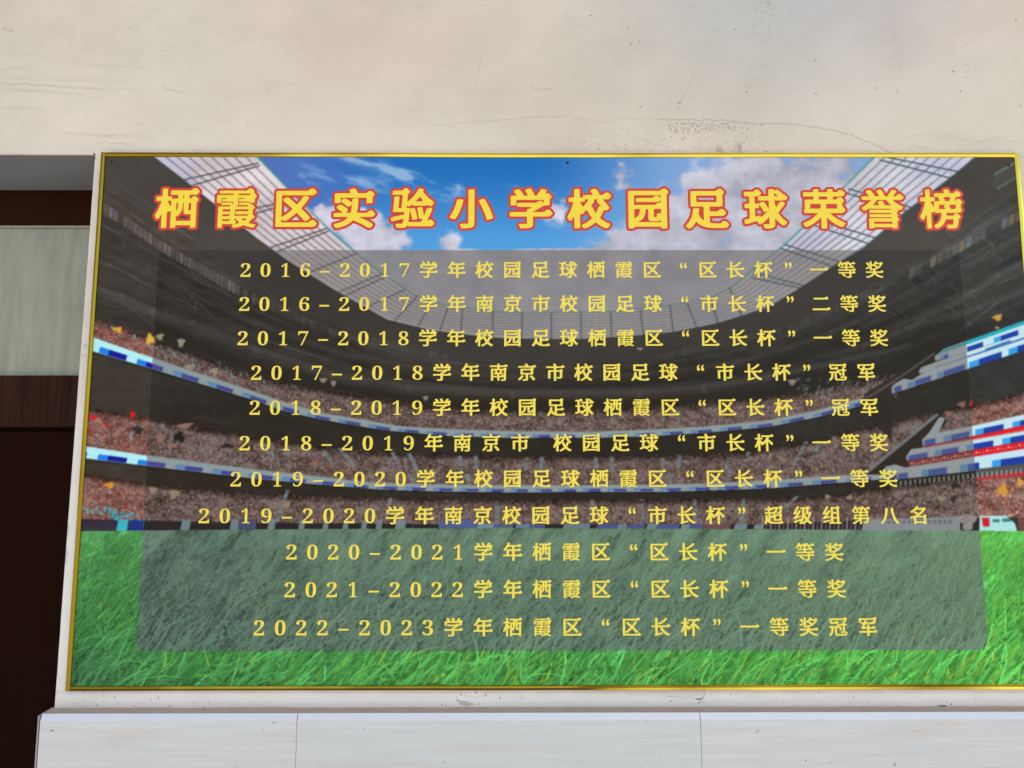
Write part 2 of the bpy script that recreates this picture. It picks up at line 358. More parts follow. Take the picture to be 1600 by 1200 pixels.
    def aisle(xa, ya, xb, yb, wa, al=.75):
        k = max(3, int(abs(yb-ya)/3))
        for i in range(k):
            if r.random() < .18: continue
            t = i/k; c.poly([(xa+(xb-xa)*t-wa, ya+(yb-ya)*t), (xa+(xb-xa)*t+wa, ya+(yb-ya)*t), (xa+(xb-xa)*(t+1.1/k)+wa, ya+(yb-ya)*(t+1.1/k)), (xa+(xb-xa)*(t+1.1/k)-wa, ya+(yb-ya)*(t+1.1/k))], np.array(aq)*r.uniform(.75, 1.1), al*r.uniform(.5, 1))
    for xx in (824, 846, 934, 957, 1036, 1060): aisle(xx, 640+r.uniform(0, 8), xx, 660, 2.2, .6)
    for xa, ya, xb, yb in [(505, 702, 520, 726), (530, 700, 555, 730), (613, 706, 626, 734), (639, 708, 652, 736), (719, 712, 719, 742), (743, 712, 745, 744), (824, 712, 821, 742), (847, 713, 845, 736), (931, 713, 932, 736), (956, 713, 957, 738), (1036, 712, 1034, 738), (1062, 710, 1060, 732), (1142, 708, 1132, 738), (1170, 706, 1160, 730), (1260, 690, 1240, 726), (1282, 690, 1265, 722), (410, 700, 450, 728), (640, 738, 646, 756), (730, 738, 732, 757), (1047, 738, 1047, 757), (1140, 735, 1136, 755),
                           (610, 778, 608, 790), (698, 778, 698, 800), (777, 780, 776, 822), (925, 780, 927, 800), (1003, 780, 1004, 820), (1085, 780, 1086, 820), (1162, 778, 1158, 822), (1247, 775, 1200, 812), (620, 800, 632, 824), (450, 765, 430, 820)]:
        aisle(xa, ya, xb, yb, 3.2)
    for i in range(70):
        x = r.uniform(130, 260) if i < 16 else r.uniform(250, 470); lo = 0
        y = np.interp(x, [p[0] for p in crowd1], [p[1] for p in crowd1])+r.uniform(0, 20) if i % 2 else np.interp(x, [p[0] for p in cr2], [p[1] for p in cr2])+r.uniform(8, 46)
        c.blob(x, y, 1.6, 4.2, -.3, np.array((120, 190, 200))*r.uniform(.7, 1), .75, seed=i)
    for i in range(60):
        x = r.uniform(1240, 1400); y = 592+r.uniform(0, 26)-(x-1240)*.04
        c.blob(x, y, 1.8, 4.5, .6, np.array((140, 190, 192))*r.uniform(.6, .95), .5, seed=i)
    # flags and banners
    for (x, y, a, b, an, cc) in [(184, 515, 11, 7, .2, (222, 168, 52)), (235, 530, 10, 12, -.4, (232, 184, 62)), (250, 526, 8, 7, -.6, (226, 196, 110)), (283, 535, 7, 10, .2, (214, 196, 140)), (296, 573, 10, 5, 0, (206, 188, 130)), (335, 580, 9, 7, .2, (206, 188, 120)),
                                 (145, 652, 10, 6, .2, (214, 36, 44)), (207, 648, 6, 9, .25, (212, 32, 40)), (167, 664, 5, 4, -.5, (196, 44, 50)), (139, 674, 5, 4, 0, (190, 40, 46)), (289, 665, 17, 6, -.15, (216, 110, 92)), (250, 684, 10, 9, -.4, (206, 96, 86)), (268, 696, 12, 6, .1, (206, 100, 88)), (215, 672, 13, 9, .4, (48, 46, 50)), (280, 683, 13, 11, .5, (34, 34, 38)), (355, 697, 16, 5, 0, (52, 48, 50)),
                                 (171, 758, 11, 7, .05, (214, 154, 48)), (239, 766, 8, 8, .3, (204, 166, 84)), (272, 772, 9, 12, .8, (206, 166, 96)), (447, 789, 10, 7, -.2, (196, 160, 92)), (492, 724, 9, 8, 0, (200, 88, 66)), (510, 728, 8, 8, .3, (170, 70, 58)), (538, 737, 9, 5, 0, (196, 84, 62)), (430, 720, 6, 5, .2, (150, 70, 60)), (883, 722, 7, 9, 0, (184, 92, 70)),
                                 (1559, 496, 10, 8, -.1, (206, 160, 66)), (1558, 512, 5, 3, .2, (196, 150, 66)), (1503, 632, 9, 7, 0, (196, 92, 82)), (1517, 630, 3, 8, 0, (214, 36, 50)), (1482, 646, 8, 7, -.2, (204, 92, 82)), (1567, 766, 13, 14, 0, (212, 150, 60)), (1594, 754, 8, 10, 0, (214, 160, 70)), (1493, 759, 11, 7, 0, (58, 52, 50)), (1490, 780, 6, 9, 0, (60, 54, 52)), (1471, 779, 9, 6, .3, (186, 160, 110)), (1304, 686, 6, 6, 0, (196, 96, 84)), (1328, 777, 6, 6, 0, (196, 160, 90)), (1293, 776, 6, 5, 0, (196, 160, 90))]:
        c.blob(x, y, a*.8, b*.75, an, cc, .95, 1.5, seed=x)
    # fronts of the tiers: pale ledge above blue hoardings
    def band(top, bot, x0, x1, xs0, step, grow, seed, litL=(178, 236, 240), blue_=((28, 34, 142), (40, 128, 226))):
        T, B = I(top), I(bot); m = (PX > x0) & (PX < x1)
        t = (PY-T)/np.maximum(B-T, 1)
        q = m & (t > 0) & (t < 1); im[q] = litL
        q = m & (t > 1) & (t < 1.25); im[q] = im[q]*.5+20
        rr = np.random.default_rng(seed); x = xs0; k = 0
        while x < x1:
            wv = step*(1+grow*abs(x-830)/700); sk = 3.5*np.sign(830-x)*min(1, abs(x-830)/400)
            xe = PX + (t-.5)*(B-T)*.25*np.sign(PX-830)*-1
            a = q*0
            q1 = m & (t > .50) & (t < .97) & (xe > x+wv*.22) & (xe < x+wv*.48); im[q1] = blue_[1]
            q2 = m & (t > .50) & (t < .97) & (xe > x+wv*.48) & (xe < x+wv*.98); im[q2] = blue_[0]
            x += wv*1.06; k += 1
    band(b1t, b1b, 100, 1345, 84, 36, .55, 1)
    band(b2t, b2b, 100, 1640, 76, 34, .75, 2)
    # mud-brown wall and stair on the right
    c.poly([(1350, 616), (1395, 588), (1455, 552), (1460, 560), (1400, 604), (1392, 690), (1350, 640)], (58, 52, 52), .9)
    c.line([(1345, 628), (1395, 597), (1460, 552)], 2.5, (122, 140, 142), .6, 1.5)
    c.poly([(1350, 742), (1466, 646), (1480, 660), (1440, 700), (1416, 735), (1385, 742)], (58, 50, 50), .95)
    c.line([(1345, 746), (1464, 648)], 4.5, (124, 152, 156), .8, 2); c.line([(1348, 730), (1440, 662)], 2, (110, 120, 122), .4, 2)
    # --- boxes and fascias at the right hand side
    WH, BL, BL2, TL, RD = (196, 226, 232), (32, 62, 156), (60, 158, 226), (40, 168, 180), (212, 32, 46)
    def fascia(P, col, segs=None, col2=None, zig=False):
        (xa, ya0, ya1), (xb, yb0, yb1) = P
        c.poly([(xa, ya0), (xb, yb0), (xb, yb1), (xa, ya1)], col)
        if segs:
            for (s0, s1, cc) in segs:
                g = lambda x: ((x-xa)/(xb-xa))
                t0_, t1_ = g(s0), g(s1)
                c.poly([(s0, ya0+(yb0-ya0)*t0_), (s1, ya0+(yb0-ya0)*t1_), (s1, ya1+(yb1-ya1)*t1_), (s0, ya1+(yb1-ya1)*t0_)], cc)
    c.poly([(1461, 557), (1475, 545), (1620, 494), (1620, 502), (1475, 552)], TL)
    fascia([(1461, 556, 560), (1620, 500, 507)], WH)
    fascia([(1461, 559, 566), (1620, 506, 514)], WH, [(1468, 1474, BL2), (1474, 1482, BL), (1511, 1536, BL), (1553, 1564, BL2), (1564, 1591, BL)])
    c.poly([(1461, 563), (1478, 560), (1474, 566), (1461, 567)], (150, 60, 56))
    c.poly([(1436, 580), (1440, 574), (1460, 567), (1620, 514), (1620, 526), (1510, 557), (1437, 584)], WH)
    c.line([(1460, 575), (1620, 522)], 2.5, BL, .8, 1); c.line([(1541, 546), (1578, 533)], 3, (40, 110, 160), .9, 1); c.line([(1470, 574), (1520, 557)], 4, BL2, .5, 2)
    c.poly([(1393, 606), (1398, 600), (1412, 592), (1425, 594), (1450, 578), (1620, 524), (1620, 534), (1440, 592), (1394, 609)], WH)
    fascia([(1394, 606, 615), (1620, 531, 541)], WH, [(1397, 1409, BL), (1418, 1430, BL2), (1430, 1455, BL), (1464, 1474, BL2), (1474, 1508, BL), (1514, 1530, BL2), (1530, 1565, BL), (1576, 1590, BL2), (1590, 1620, BL)])
    c.poly([(1441, 688), (1452, 676), (1468, 652), (1476, 654), (1466, 676), (1500, 670), (1620, 643), (1620, 652), (1442, 692)], WH)
    fascia([(1442, 685, 694), (1620, 646, 657)], WH); fascia([(1442, 688, 697), (1620, 652, 661)], WH, [(1444, 1462, BL), (1474, 1486, BL2), (1486, 1515, BL), (1524, 1537, BL2), (1537, 1568, BL), (1582, 1594, BL2), (1594, 1620, BL)])
    fascia([(1443, 698, 702), (1620, 660, 671)], RD); 
    c.poly([(1416, 713), (1424, 702), (1450, 699), (1620, 670), (1620, 681), (1417, 718)], WH)
    fascia([(1417, 712, 720), (1620, 676, 686)], WH, [(1419, 1450, BL), (1460, 1471, BL2), (1471, 1498, BL), (1510, 1521, BL2), (1521, 1552, BL), (1566, 1579, BL2), (1579, 1620, BL)])
    fascia([(1419, 720, 729), (1620, 686, 699)], RD)
    for i in range(34):
        x = 1425+i*5.6; y = 724-(x-1419)*.168+1; c.blob(x, y+(i % 3), 2.0, 2.4, .3*i, (226, 120, 110) if i % 3 else (240, 214, 190), .7, seed=i)
        x2 = 1450+i*5; c.blob(x2, 699-(x2-1443)*.18+1.5, 1.7, 2.0, .3*i, (232, 140, 124), .6, seed=i)
    c.poly([(1376, 740), (1385, 729), (1398, 726), (1415, 731), (1620, 698), (1620, 712), (1402, 740)], WH)
    fascia([(1402, 734, 748), (1620, 701, 722)], WH)
    fascia([(1402, 740, 749), (1620, 710, 724)], WH, [(1403, 1419, BL), (1440, 1450, BL2), (1450, 1480, BL), (1500, 1512, BL2), (1512, 1530, BL), (1550, 1564, BL2), (1564, 1620, BL)])
    c.poly([(1525, 733), (1620, 722), (1620, 734), (1525, 744)], (84, 84, 78))
    c.poly([(1527, 744), (1620, 734), (1620, 742), (1527, 750)], (190, 52, 58), .85)
    for i in range(28): c.line([(1400+i*7.5, 759-i*.78), (1400+i*7.5, 753-i*.78)], 2.2, (150, 205, 205), .75, 1.2)
    # --- pitch-side hoardings
    Tb, Bg = I(bar), I(gra)
    m = (PY > Tb) & (PY < Bg+2) & (PX < 1430); bc = np.array([52, 50, 64])+(f(20, 8, 91)[..., None]-.5)*20; im[m] = bc[m]
    for x0, x1, cc in [(183, 199, (64, 190, 204)), (203, 224, (34, 52, 132)), (283, 296, (104, 170, 180)), (360, 371, (104, 170, 180)), (372, 400, (40, 52, 110)), (419, 429, (110, 170, 180)), (467, 475, (110, 170, 180)), (505, 512, (110, 170, 180)), (536, 543, (110, 170, 180)), (565, 572, (110, 170, 180)), (588, 596, (110, 170, 180)), (618, 633, (120, 170, 180)), (686, 745, (42, 74, 168)), (745, 770, (70, 140, 186)), (770, 800, (42, 74, 150)), (805, 826, (60, 120, 180)), (826, 850, (38, 60, 150)), (880, 920, (90, 160, 190)), (932, 965, (40, 60, 150)), (965, 978, (90, 170, 190)), (980, 1006, (40, 60, 150)), (1010, 1024, (110, 180, 200)), (1024, 1060, (40, 62, 160)), (1064, 1076, (120, 190, 200)), (1076, 1098, (40, 60, 160)), (1098, 1140, (160, 80, 86)), (1147, 1166, (110, 180, 190)), (1178, 1192, (110, 180, 190))]:
        c.poly([(x0+2, 812 if x0 < 700 else 819), (x1+2, 812 if x0 < 700 else 819), (x1-1, 832), (x0-2, 832)], cc, .9)
    for i in range(26): c.line([(1192+i*6.6, 808), (1191+i*6.6, 827)], 2.2, (196, 88, 90) if i % 2 else (190, 190, 194), .75, 1)
    c.poly([(1350, 812), (1500, 808), (1500, 832), (1346, 830)], (176, 196, 206), .95)
    for i in range(14): c.poly([(1378+i*8, 814-i*.2), (1383+i*8, 814-i*.2), (1383+i*8, 818), (1378+i*8, 818)], (60, 92, 110), .8)
    c.blob(1512, 815, 13, 14, 0, (206, 210, 214), .9); c.line([(1505, 812), (1514, 806)], 2.5, (200, 70, 70), .8, 1); c.line([(1506, 819), (1516, 812)], 2.5, (200, 70, 70), .8, 1)
    c.poly([(1531, 806), (1572, 806), (1586, 818), (1590, 832), (1530, 832)], (176, 228, 222), .98)
    c.poly([(1534, 809), (1546, 809), (1546, 823), (1536, 823)], (206, 40, 52)); c.poly([(1551, 811), (1562, 811), (1562, 816), (1551, 816)], (60, 130, 120)); c.poly([(1566, 810), (1578, 810), (1580, 815), (1566, 815)], (60, 130, 120))
    c.poly([(1590, 808), (1620, 808), (1620, 832), (1592, 832)], (110, 72, 66))
    for i in range(46): c.blob(190+r.normal(0, 13), 806+r.uniform(-7, 7), 2.6, 1.3, r.uniform(-1.2, .6), (62, 176, 192), .75, seed=i)
    for i in range(8): c.blob(130+i*7, 796+r.uniform(-6, 6), 3, 4, 0, (90, 176, 184), .7, seed=i)
    im[:] = blur(im, 1)
    # --- grass
    m = PY > Bg
    gxr = sstep(120, 700, PX)[..., None]*.55 + sstep(900, 1560, PX)[..., None]*.45
    dep = sstep(828, 1060, PY)[..., None]
    g1 = np.array([66, 128, 72])*(1-gxr) + np.array([78, 172, 78])*gxr
    g0 = np.array([78, 142, 80])*(1-gxr) + np.array([96, 184, 84])*gxr
    gc = g0*(1-dep)+g1*dep
    gc = gc*(.66+.68*f(60, 20, 61, 6, -.85, .6, 1.5)[..., None]) + (f(9, 2.4, 63, 4, -.95, .6)[..., None]-.5)*50
    dl = (sstep(420, 120, PX)*sstep(900, 1060, PY))[..., None]; gc = gc*(1-.38*dl)+np.array([60, 78, 78])*.38*dl
    im[m] = gc[m]
    def blades(nb, seed, lo, hi, bright, dark=False):
        rr = np.random.default_rng(seed)
        x = rr.uniform(90, 1640, nb); y = 832 + (1092-832)*rr.random(nb)**.72
        o = np.argsort(y); x, y = x[o], y[o]
        dp = (y-828)/250
        L = (lo + (hi-lo)*dp)*rr.uniform(.5, 1.35, nb); ang = np.radians(rr.normal(57, 12, nb)+10*np.clip((x-600)/900, 0, 1)); ang = np.where(rr.random(nb) < .07, np.radians(rr.normal(115, 18, nb)), ang)
        bend = rr.normal(-.15, .24, nb)
        gx = .55*np.clip((x-120)/580, 0, 1)+.45*np.clip((x-900)/660, 0, 1)
        if dark: col = np.stack([54+18*gx, 104+26*gx, 66+2*gx], 1)*rr.uniform(.75, 1.15, (nb, 1))
        else:
            far = np.clip(1-dp*1.4, 0, 1); va = rr.uniform(-.36, .20, nb)*(1-.62*far)
            col = (np.stack([72+18*gx+10*far, 136+42*gx+6*far, 76+4*gx+4*far], 1))*(1+va[:, None])*bright
            yl = rr.random(nb) < .09*(.3+gx); col[yl] = np.stack([124+44*gx, 186+20*gx, 76+0*gx], 1)[yl]*rr.uniform(.8, 1.08, (yl.sum(), 1))
            tl = rr.random(nb) < .12; col[tl] = col[tl]*[.97, 1.0, 1.15]
        wv = (.25+2.5*dp**2)*rr.uniform(.4, 1.4, nb)
        steps = 54
        for k in range(steps):
            t = k/(steps-1); a = ang + bend*t
            X = x + L*t*np.cos(a); Y = y - L*t*np.sin(a)*.9
            top = np.interp(X, [p[0] for p in gra], [p[1] for p in gra])-3
            ok = Y > top
            w_ = wv*(1-t*.8)
            sh = (.86+.2*t)
            for off in (-.5, 0, .5):
                q = ok & ((off == 0) | (w_ > .8))
                c.splat((X+off*w_)[q], (Y+off*.4*w_)[q], (col*sh)[q], w_[q]*1.5)
    blades(5000, 1, 8, 50, 1.0, True)
    blades(9000, 2, 8, 60, .93)
    blades(1600, 5, 5, 24, .95, True)
    blades(5200, 3, 8, 72, 1.07)
    blades(5200, 9, 8, 50, 1.0)
    blades(1500, 12, 10, 80, 1.2)
    # dark hollows at the left
    for i in range(150):
        x = r.uniform(110, 520) if i < 95 else r.uniform(500, 1600); y = 880+200*r.random()**.6
        c.blob(x, y, r.uniform(1.5, 4.5), r.uniform(1.5, 3.2), r.uniform(-1, 0), (46, 72, 62), .5, seed=i)
    dl2 = (sstep(330, 110, PX)*sstep(960, 1070, PY)*.30)[..., None]*m[..., None]
    im[:] = im*(1-dl2)+np.array([52, 76, 72])*dl2
    im[:] = blur(im, 1)
    # --- the grey translucent panel behind the list
    (xA, zA), (xB, zB), (xC, zC), (xD, zD) = [at(*p) for p in ((247.3, 391), (1498.3, 391), (213, 1017.5), (1544.7, 1016))]
    px0, px1, pz1, pz0 = .18639, 2.55116, Z0-.29967, Z0-1.44288
    X = (c.x0+(np.arange(c.nx)+.5)/c.nx*(c.x1-c.x0))[None, :]; Z = (c.z0+(np.arange(c.ny)+.5)/c.ny*(c.z1-c.z0))[:, None]
    R_ = .028; dx = np.maximum(np.abs(X-(px0+px1)/2)-((px1-px0)/2-R_), 0); dz = np.maximum(np.abs(Z-(pz0+pz1)/2)-((pz1-pz0)/2-R_), 0)
    pm = np.hypot(dx, dz) < R_
    lum = (im@np.array([.3, .59, .11], np.float32))[..., None]
    sf = np.where(PY > 827, .40, .42)[..., None]
    L2 = np.interp(lum, [0, 55, 90, 118, 150, 225, 255], [22, 44, 78, 108, 126, 150, 160])
    bm_ = ((im[..., 2:3] > im[..., 0:1]+45) & (lum < 125) & (PY < 830)[..., None]); L2 = L2+bm_*(46-.2*lum)
    pan = L2+(im-lum)*sf*L2/np.maximum(lum, 20)+np.array([2, 0, -2])+(PY > 828)[..., None]*np.array([0, 2, 11])
    im[pm] = pan[pm]; dkm = np.clip(1-lum/90, 0, 1); im += dkm*np.array([5, 5, 5])
    return c
PR = paint_print()
K_LIGHT, VEIL = np.array([.985, 1.0, 1.03]), np.array([.014, .016, .019])
alb = (lin(np.clip(PR.img, 0, 255))-VEIL)/K_LIGHT
pimg = to_image('stadium_print', np.clip(alb, .002, .95).astype(np.float32))

def gloss_print(name):
    m, n, l, b = newmat(name, rough=.28, spec=.13)
    nz, bp, mp = noise_bump(m, 3.0, .10, .004, detail=2)
    return m, n, l, b
mp_, n, l, b = gloss_print('printed_sheet')
ti = n.new('ShaderNodeTexImage'); ti.image = pimg; ti.interpolation = 'Cubic'; ti.extension = 'EXTEND'
l.new(ti.outputs[0], b.inputs['Base Color'])
M_PRINT = mp_

def ink(name, rgb):
    m, n, l, b = newmat(name, base=tuple(np.clip((lin(rgb)-VEIL)/K_LIGHT, 0.002, .95)), rough=.32, spec=.4)
    return m
M_YEL = ink('yellow_ink', (240, 218, 80)); M_YT = ink('title_yellow_ink', (242, 216, 60)); M_RED = ink('red_ink', (206, 60, 44))

# ------------------------------------------------------------------ materials of the place
WALL_X0, WALL_X1, WALL_Z0, WALL_Z1 = -0.6, 3.2, Z0-1.72, Z0+.62
def paint_wall():
    c = Canvas(WALL_X0, WALL_X1, WALL_Z0, WALL_Z1, 2000, 1232, Y_WALL)
    PX, PY = c.PX, c.PY; im = c.img
    base = np.array([216, 207, 193], float)
    cool = (np.exp(-((PX-1230)/290)**2)*sstep(330, -60, PY+60))[..., None]
    low = sstep(520, 980, PY)[..., None]
    col = base + cool*np.array([-23, -9, 11]) + low*np.array([9, 11, 15])
    N = fbm(PX, PY, 300, 240, 5, 5, .5, .3, 1.6)[..., None]; N2 = fbm(PX, PY, 170, 150, 4, 8, .5, 0, 2.0)[..., None]; N3 = fbm(PX, PY, 90, 60, 5, 9, .6, -.5, 2)[..., None]
    im[:] = col + (N-.5)*np.array([16, 18, 18]) + (N2-.5)*np.array([6, 0, 3]) + (N3-.5)*7
    # trowel smears, cracks, dust
    r = np.random.default_rng(3)
    sm = fbm(PX, PY, 150, 9, 5, 17, .6, .06, 1.5); im -= (np.clip(sm-.62, 0, 1)*20*(sstep(700, 100, PX)*sstep(60, 120, PY)*sstep(260, 200, PY)+.18))[..., None]
    sm = fbm(PX, PY, 120, 9, 5, 18, .6, -.6, 1.5); im -= (np.clip(sm-.62, 0, 1)*5)[..., None]
    im -= (np.clip(fbm(PX, PY, 26, 16, 4, 19)-.70, 0, 1)*60)[..., None]*.35
    def crack(pts, w_, al, col_=(120, 104, 90)):
        P = []
        for a, b in zip(pts[:-1], pts[1:]):
            k = max(2, int(np.hypot(b[0]-a[0], b[1]-a[1])/7))
            for i in range(k): P.append((a[0]+(b[0]-a[0])*i/k+r.normal(0, .9), a[1]+(b[1]-a[1])*i/k+r.normal(0, .9)))
        P.append(pts[-1]); c.line(P, w_, col_, al*.46, 1.5)
    crack([(675, 197), (740, 190), (800, 186), (840, 182), (880, 183), (905, 184), (945, 192), (970, 185), (1030, 187)], 1.0, .38)
    crack([(1030, 187), (1090, 186), (1140, 189), (1178, 194), (1200, 193), (1235, 194), (1300, 202), (1345, 216), (1378, 230), (1394, 239)], 1.4, .6)
    crack([(0, 131), (40, 131), (100, 136), (160, 140)], 1.4, .55, (140, 128, 112)); crack([(0, 144), (50, 142), (110, 147)], 1.0, .35); crack([(0, 108), (20, 106), (45, 108)], 1.0, .3)
    crack([(255, 136), (290, 146)], 1.2, .4); crack([(162, 213), (180, 211)], 1.4, .4); crack([(190, 211), (232, 209)], 1.2, .25); crack([(152, 224), (163, 222), (205, 225)], 1.4, .4); crack([(230, 219), (242, 221)], 1.0, .4)
    crack([(1062, 162), (1087, 111)], 1.1, .6, (150, 146, 140)); crack([(1060, 162), (1064, 162)], 2, .7, (110, 104, 98)); crack([(1415, 214), (1470, 203)], 1, .25); crack([(1422, 227), (1450, 231)], 1.2, .45)
    crack([(738, 160), (752, 92)], .9, .3); crack([(127, 50), (140, 70)], .9, .3); crack([(830, 136), (842, 140), (866, 138)], 1.4, .4); crack([(1475, 211), (1520, 222), (1560, 214), (1598, 226)], 1.2, .28); crack([(1592, 243), (1600, 245)], 1.3, .6)
    crack([(300, 233), (318, 236)], 1.3, .4); crack([(5, 45), (8, 44)], 2, .4); crack([(12, 49), (22, 48)], 2.2, .45)
    for x, y, s_ in [(190, 232, 60), (155, 215, 26), (154, 244, 12), (1155, 235, 20), (1125, 236, 12), (1500, 222, 90), (1470, 214, 40), (137, 234, 20)]:
        c.blob(x, y, s_, s_*.22, 0, (186, 168, 152), .12, .5, seed=x)
    for x, y in ((1154, 228), (1124, 236)):
        for k in range(16): crack([(x+r.normal(0, 4), y-10+r.uniform(0, 8)), (x+r.normal(0, 6), 239)], .8, .35)
    def specks(k, fx, fy, smin, smax, al=.75):
        for i in range(k):
            c.blob(fx(), fy(), r.uniform(smin, smax), r.uniform(smin, smax)*1.3, r.uniform(-1, 1), (96, 82, 70), al*.62, 1.5, seed=i)
    specks(210, lambda: 1045+abs(r.normal(0, 62)), lambda: 192+abs(r.normal(0, 11)), .5, 1.2, .6)
    specks(150, lambda: r.uniform(900, 1200), lambda: 238-abs(r.normal(0, 20)), .5, 1.1, .6)
    specks(60, lambda: r.normal(1195, 12), lambda: r.uniform(0, 60), .5, 1.1, .6)
    specks(120, lambda: r.uniform(0, 1600), lambda: r.uniform(0, 236), .5, 1.0, .55)
    specks(16, lambda: r.uniform(900, 1600), lambda: r.uniform(0, 230), 1.0, 1.7, .8)
    specks(12, lambda: r.normal(1402, 6), lambda: r.uniform(50, 160), .6, 1.2, .6); specks(14, lambda: r.normal(1512, 8), lambda: r.uniform(60, 125), .6, 1.1, .6)
    # grime along the board and ledge
    for k in range(46):
        x = r.choice([r.uniform(120, 330), r.uniform(690, 790), r.uniform(1000, 1600)]); c.blob(x, 1080+r.uniform(0, 26), r.uniform(.7, 1.6), r.uniform(.7, 1.6), 0, (90, 74, 64), .6, seed=k)
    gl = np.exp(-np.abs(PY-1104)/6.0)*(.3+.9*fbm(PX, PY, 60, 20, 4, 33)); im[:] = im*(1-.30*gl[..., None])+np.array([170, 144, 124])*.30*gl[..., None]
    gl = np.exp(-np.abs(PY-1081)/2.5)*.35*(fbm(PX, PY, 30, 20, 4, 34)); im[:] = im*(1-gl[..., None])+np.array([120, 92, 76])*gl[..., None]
    e = np.exp(-np.abs(PX-np.interp(PY, [239, 1079], [158, 102]))/6)*(PY > 239)*np.clip(fbm(PX, PY, 14, 30, 4, 36)*2-.85, 0, 1)*.5*sstep(420, 240, PY); im[:] = im*(1-e[..., None])+np.array([132, 116, 96])*e[..., None]
    crack([(726, 1084), (726, 1088), (757, 1088)], .9, .6); crack([(1101, 1077), (1099, 1090), (1095, 1095)], 1.4, .75, (80, 74, 70)); crack([(1040, 1088), (1085, 1091), (1095, 1093)], 1.2, .6); c.blob(1092, 1092, 5, 1.5, 0, (90, 84, 80), .7)
    c.poly([(976, 1078), (1098, 1078), (1095, 1088), (976, 1087)], (196, 190, 186), .35); crack([(812, 1084), (817, 1089), (813, 1092)], 1, .4)
    c.blob(1472, 1103.5, 7, 2, 0, (86, 74, 64), .85); c.blob(727, 1099, 14, 4, .2, (150, 132, 118), .5); c.blob(1385, 1106, 4, 1.2, 0, (110, 70, 56), .8)
    # chipped corner of the jamb
    for x, y, a, b in [(148, 247, 2.2, 1.2), (142.5, 285, 1.5, 3), (138, 332, 1.3, 2)]: c.blob(x, y, a, b, .4, (70, 56, 44), .9)
    for x, y, a, b in [(104, 828, 3, 12), (101, 868, 3.5, 14), (131, 540, 5, 3), (128, 555, 6, 2)]: c.blob(x+2, y, a, b, 0, (176, 168, 172), .5)
    return c
WC = paint_wall()
wimg = to_image('wall_paint_wear', np.clip(lin(np.clip(WC.img, 0, 255))*1.0, 0, .95).astype(np.float32))
M_WALL, n, l, b = newmat('painted_plaster', rough=.62, spec=.3)
geo = n.new('ShaderNodeTexCoord'); mpg = n.new('ShaderNodeMapping')
mpg.vector_type = 'POINT'
sx_, sz_ = 1/(WALL_X1-WALL_X0), 1/(WALL_Z1-WALL_Z0)
mpg.inputs['Scale'].default_value = (sx_, 1, sz_); mpg.inputs['Location'].default_value = (-WALL_X0*sx_, 0, -WALL_Z0*sz_)
sep = n.new('ShaderNodeSeparateXYZ'); com = n.new('ShaderNodeCombineXYZ')
l.new(geo.outputs['Object'], mpg.inputs[0]); l.new(mpg.outputs[0], sep.inputs[0]); l.new(sep.outputs[0], com.inputs[0]); l.new(sep.outputs[2], com.inputs[1])
wt = n.new('ShaderNodeTexImage'); wt.image = wimg; wt.extension = 'EXTEND'; l.new(com.outputs[0], wt.inputs[0]); l.new(wt.outputs[0], b.inputs['Base Color'])
nzA = n.new('ShaderNodeTexNoise'); nzA.inputs['Scale'].default_value = 7; nzA.inputs['Detail'].default_value = 8; nzA.inputs['Roughness'].default_value = .62
mA = n.new('ShaderNodeMapping'); mA.inputs['Scale'].default_value = (1, 1, 1.6); mA.inputs['Rotation'].default_value = (0, .6, 0)
l.new(geo.outputs['Object'], mA.inputs[0]); l.new(mA.outputs[0], nzA.inputs['Vector'])
nzB = n.new('ShaderNodeTexNoise'); nzB.inputs['Scale'].default_value = 90; nzB.inputs['Detail'].default_value = 5; l.new(geo.outputs['Object'], nzB.inputs['Vector'])
mx = n.new('ShaderNodeMath'); mx.operation = 'MULTIPLY_ADD'; mx.inputs[1].default_value = .08; l.new(nzB.outputs[0], mx.inputs[0]); l.new(nzA.outputs[0], mx.inputs[2])
b1 = n.new('ShaderNodeBump'); b1.inputs['Strength'].default_value = .6; b1.inputs['Distance'].default_value = .009; l.new(mx.outputs[0], b1.inputs['Height'])
b2 = n.new('ShaderNodeBump'); b2.inputs['Strength'].default_value = .5; b2.inputs['Distance'].default_value = .002; l.new(wt.outputs[0], b2.inputs['Height']); l.new(b1.outputs[0], b2.inputs['Normal']); l.new(b2.outputs[0], b.inputs['Normal'])

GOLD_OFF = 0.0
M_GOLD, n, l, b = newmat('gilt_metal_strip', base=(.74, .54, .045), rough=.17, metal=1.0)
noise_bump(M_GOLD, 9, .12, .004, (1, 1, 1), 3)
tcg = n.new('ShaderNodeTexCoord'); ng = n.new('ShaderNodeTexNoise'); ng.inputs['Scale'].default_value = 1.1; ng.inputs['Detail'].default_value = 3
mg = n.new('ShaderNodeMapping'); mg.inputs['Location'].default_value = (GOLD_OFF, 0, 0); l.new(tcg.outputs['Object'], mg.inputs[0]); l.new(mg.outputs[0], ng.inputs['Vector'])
rg = n.new('ShaderNodeValToRGB'); e = rg.color_ramp.elements; e[0].position = .46; e[0].color = (.27, .185, .012, 1); e[1].position = .60; e[1].color = (.92, .72, .09, 1)  # dark and bright reflections of the gilt are put into its colour
sg = n.new('ShaderNodeSeparateXYZ'); l.new(tcg.outputs['Object'], sg.inputs[0]); xg = n.new('ShaderNodeMath'); xg.operation = 'MULTIPLY_ADD'; xg.inputs[1].default_value = .085; l.new(sg.outputs[0], xg.inputs[0]); l.new(ng.outputs[0], xg.inputs[2])  # painted reflection grows brighter towards the right
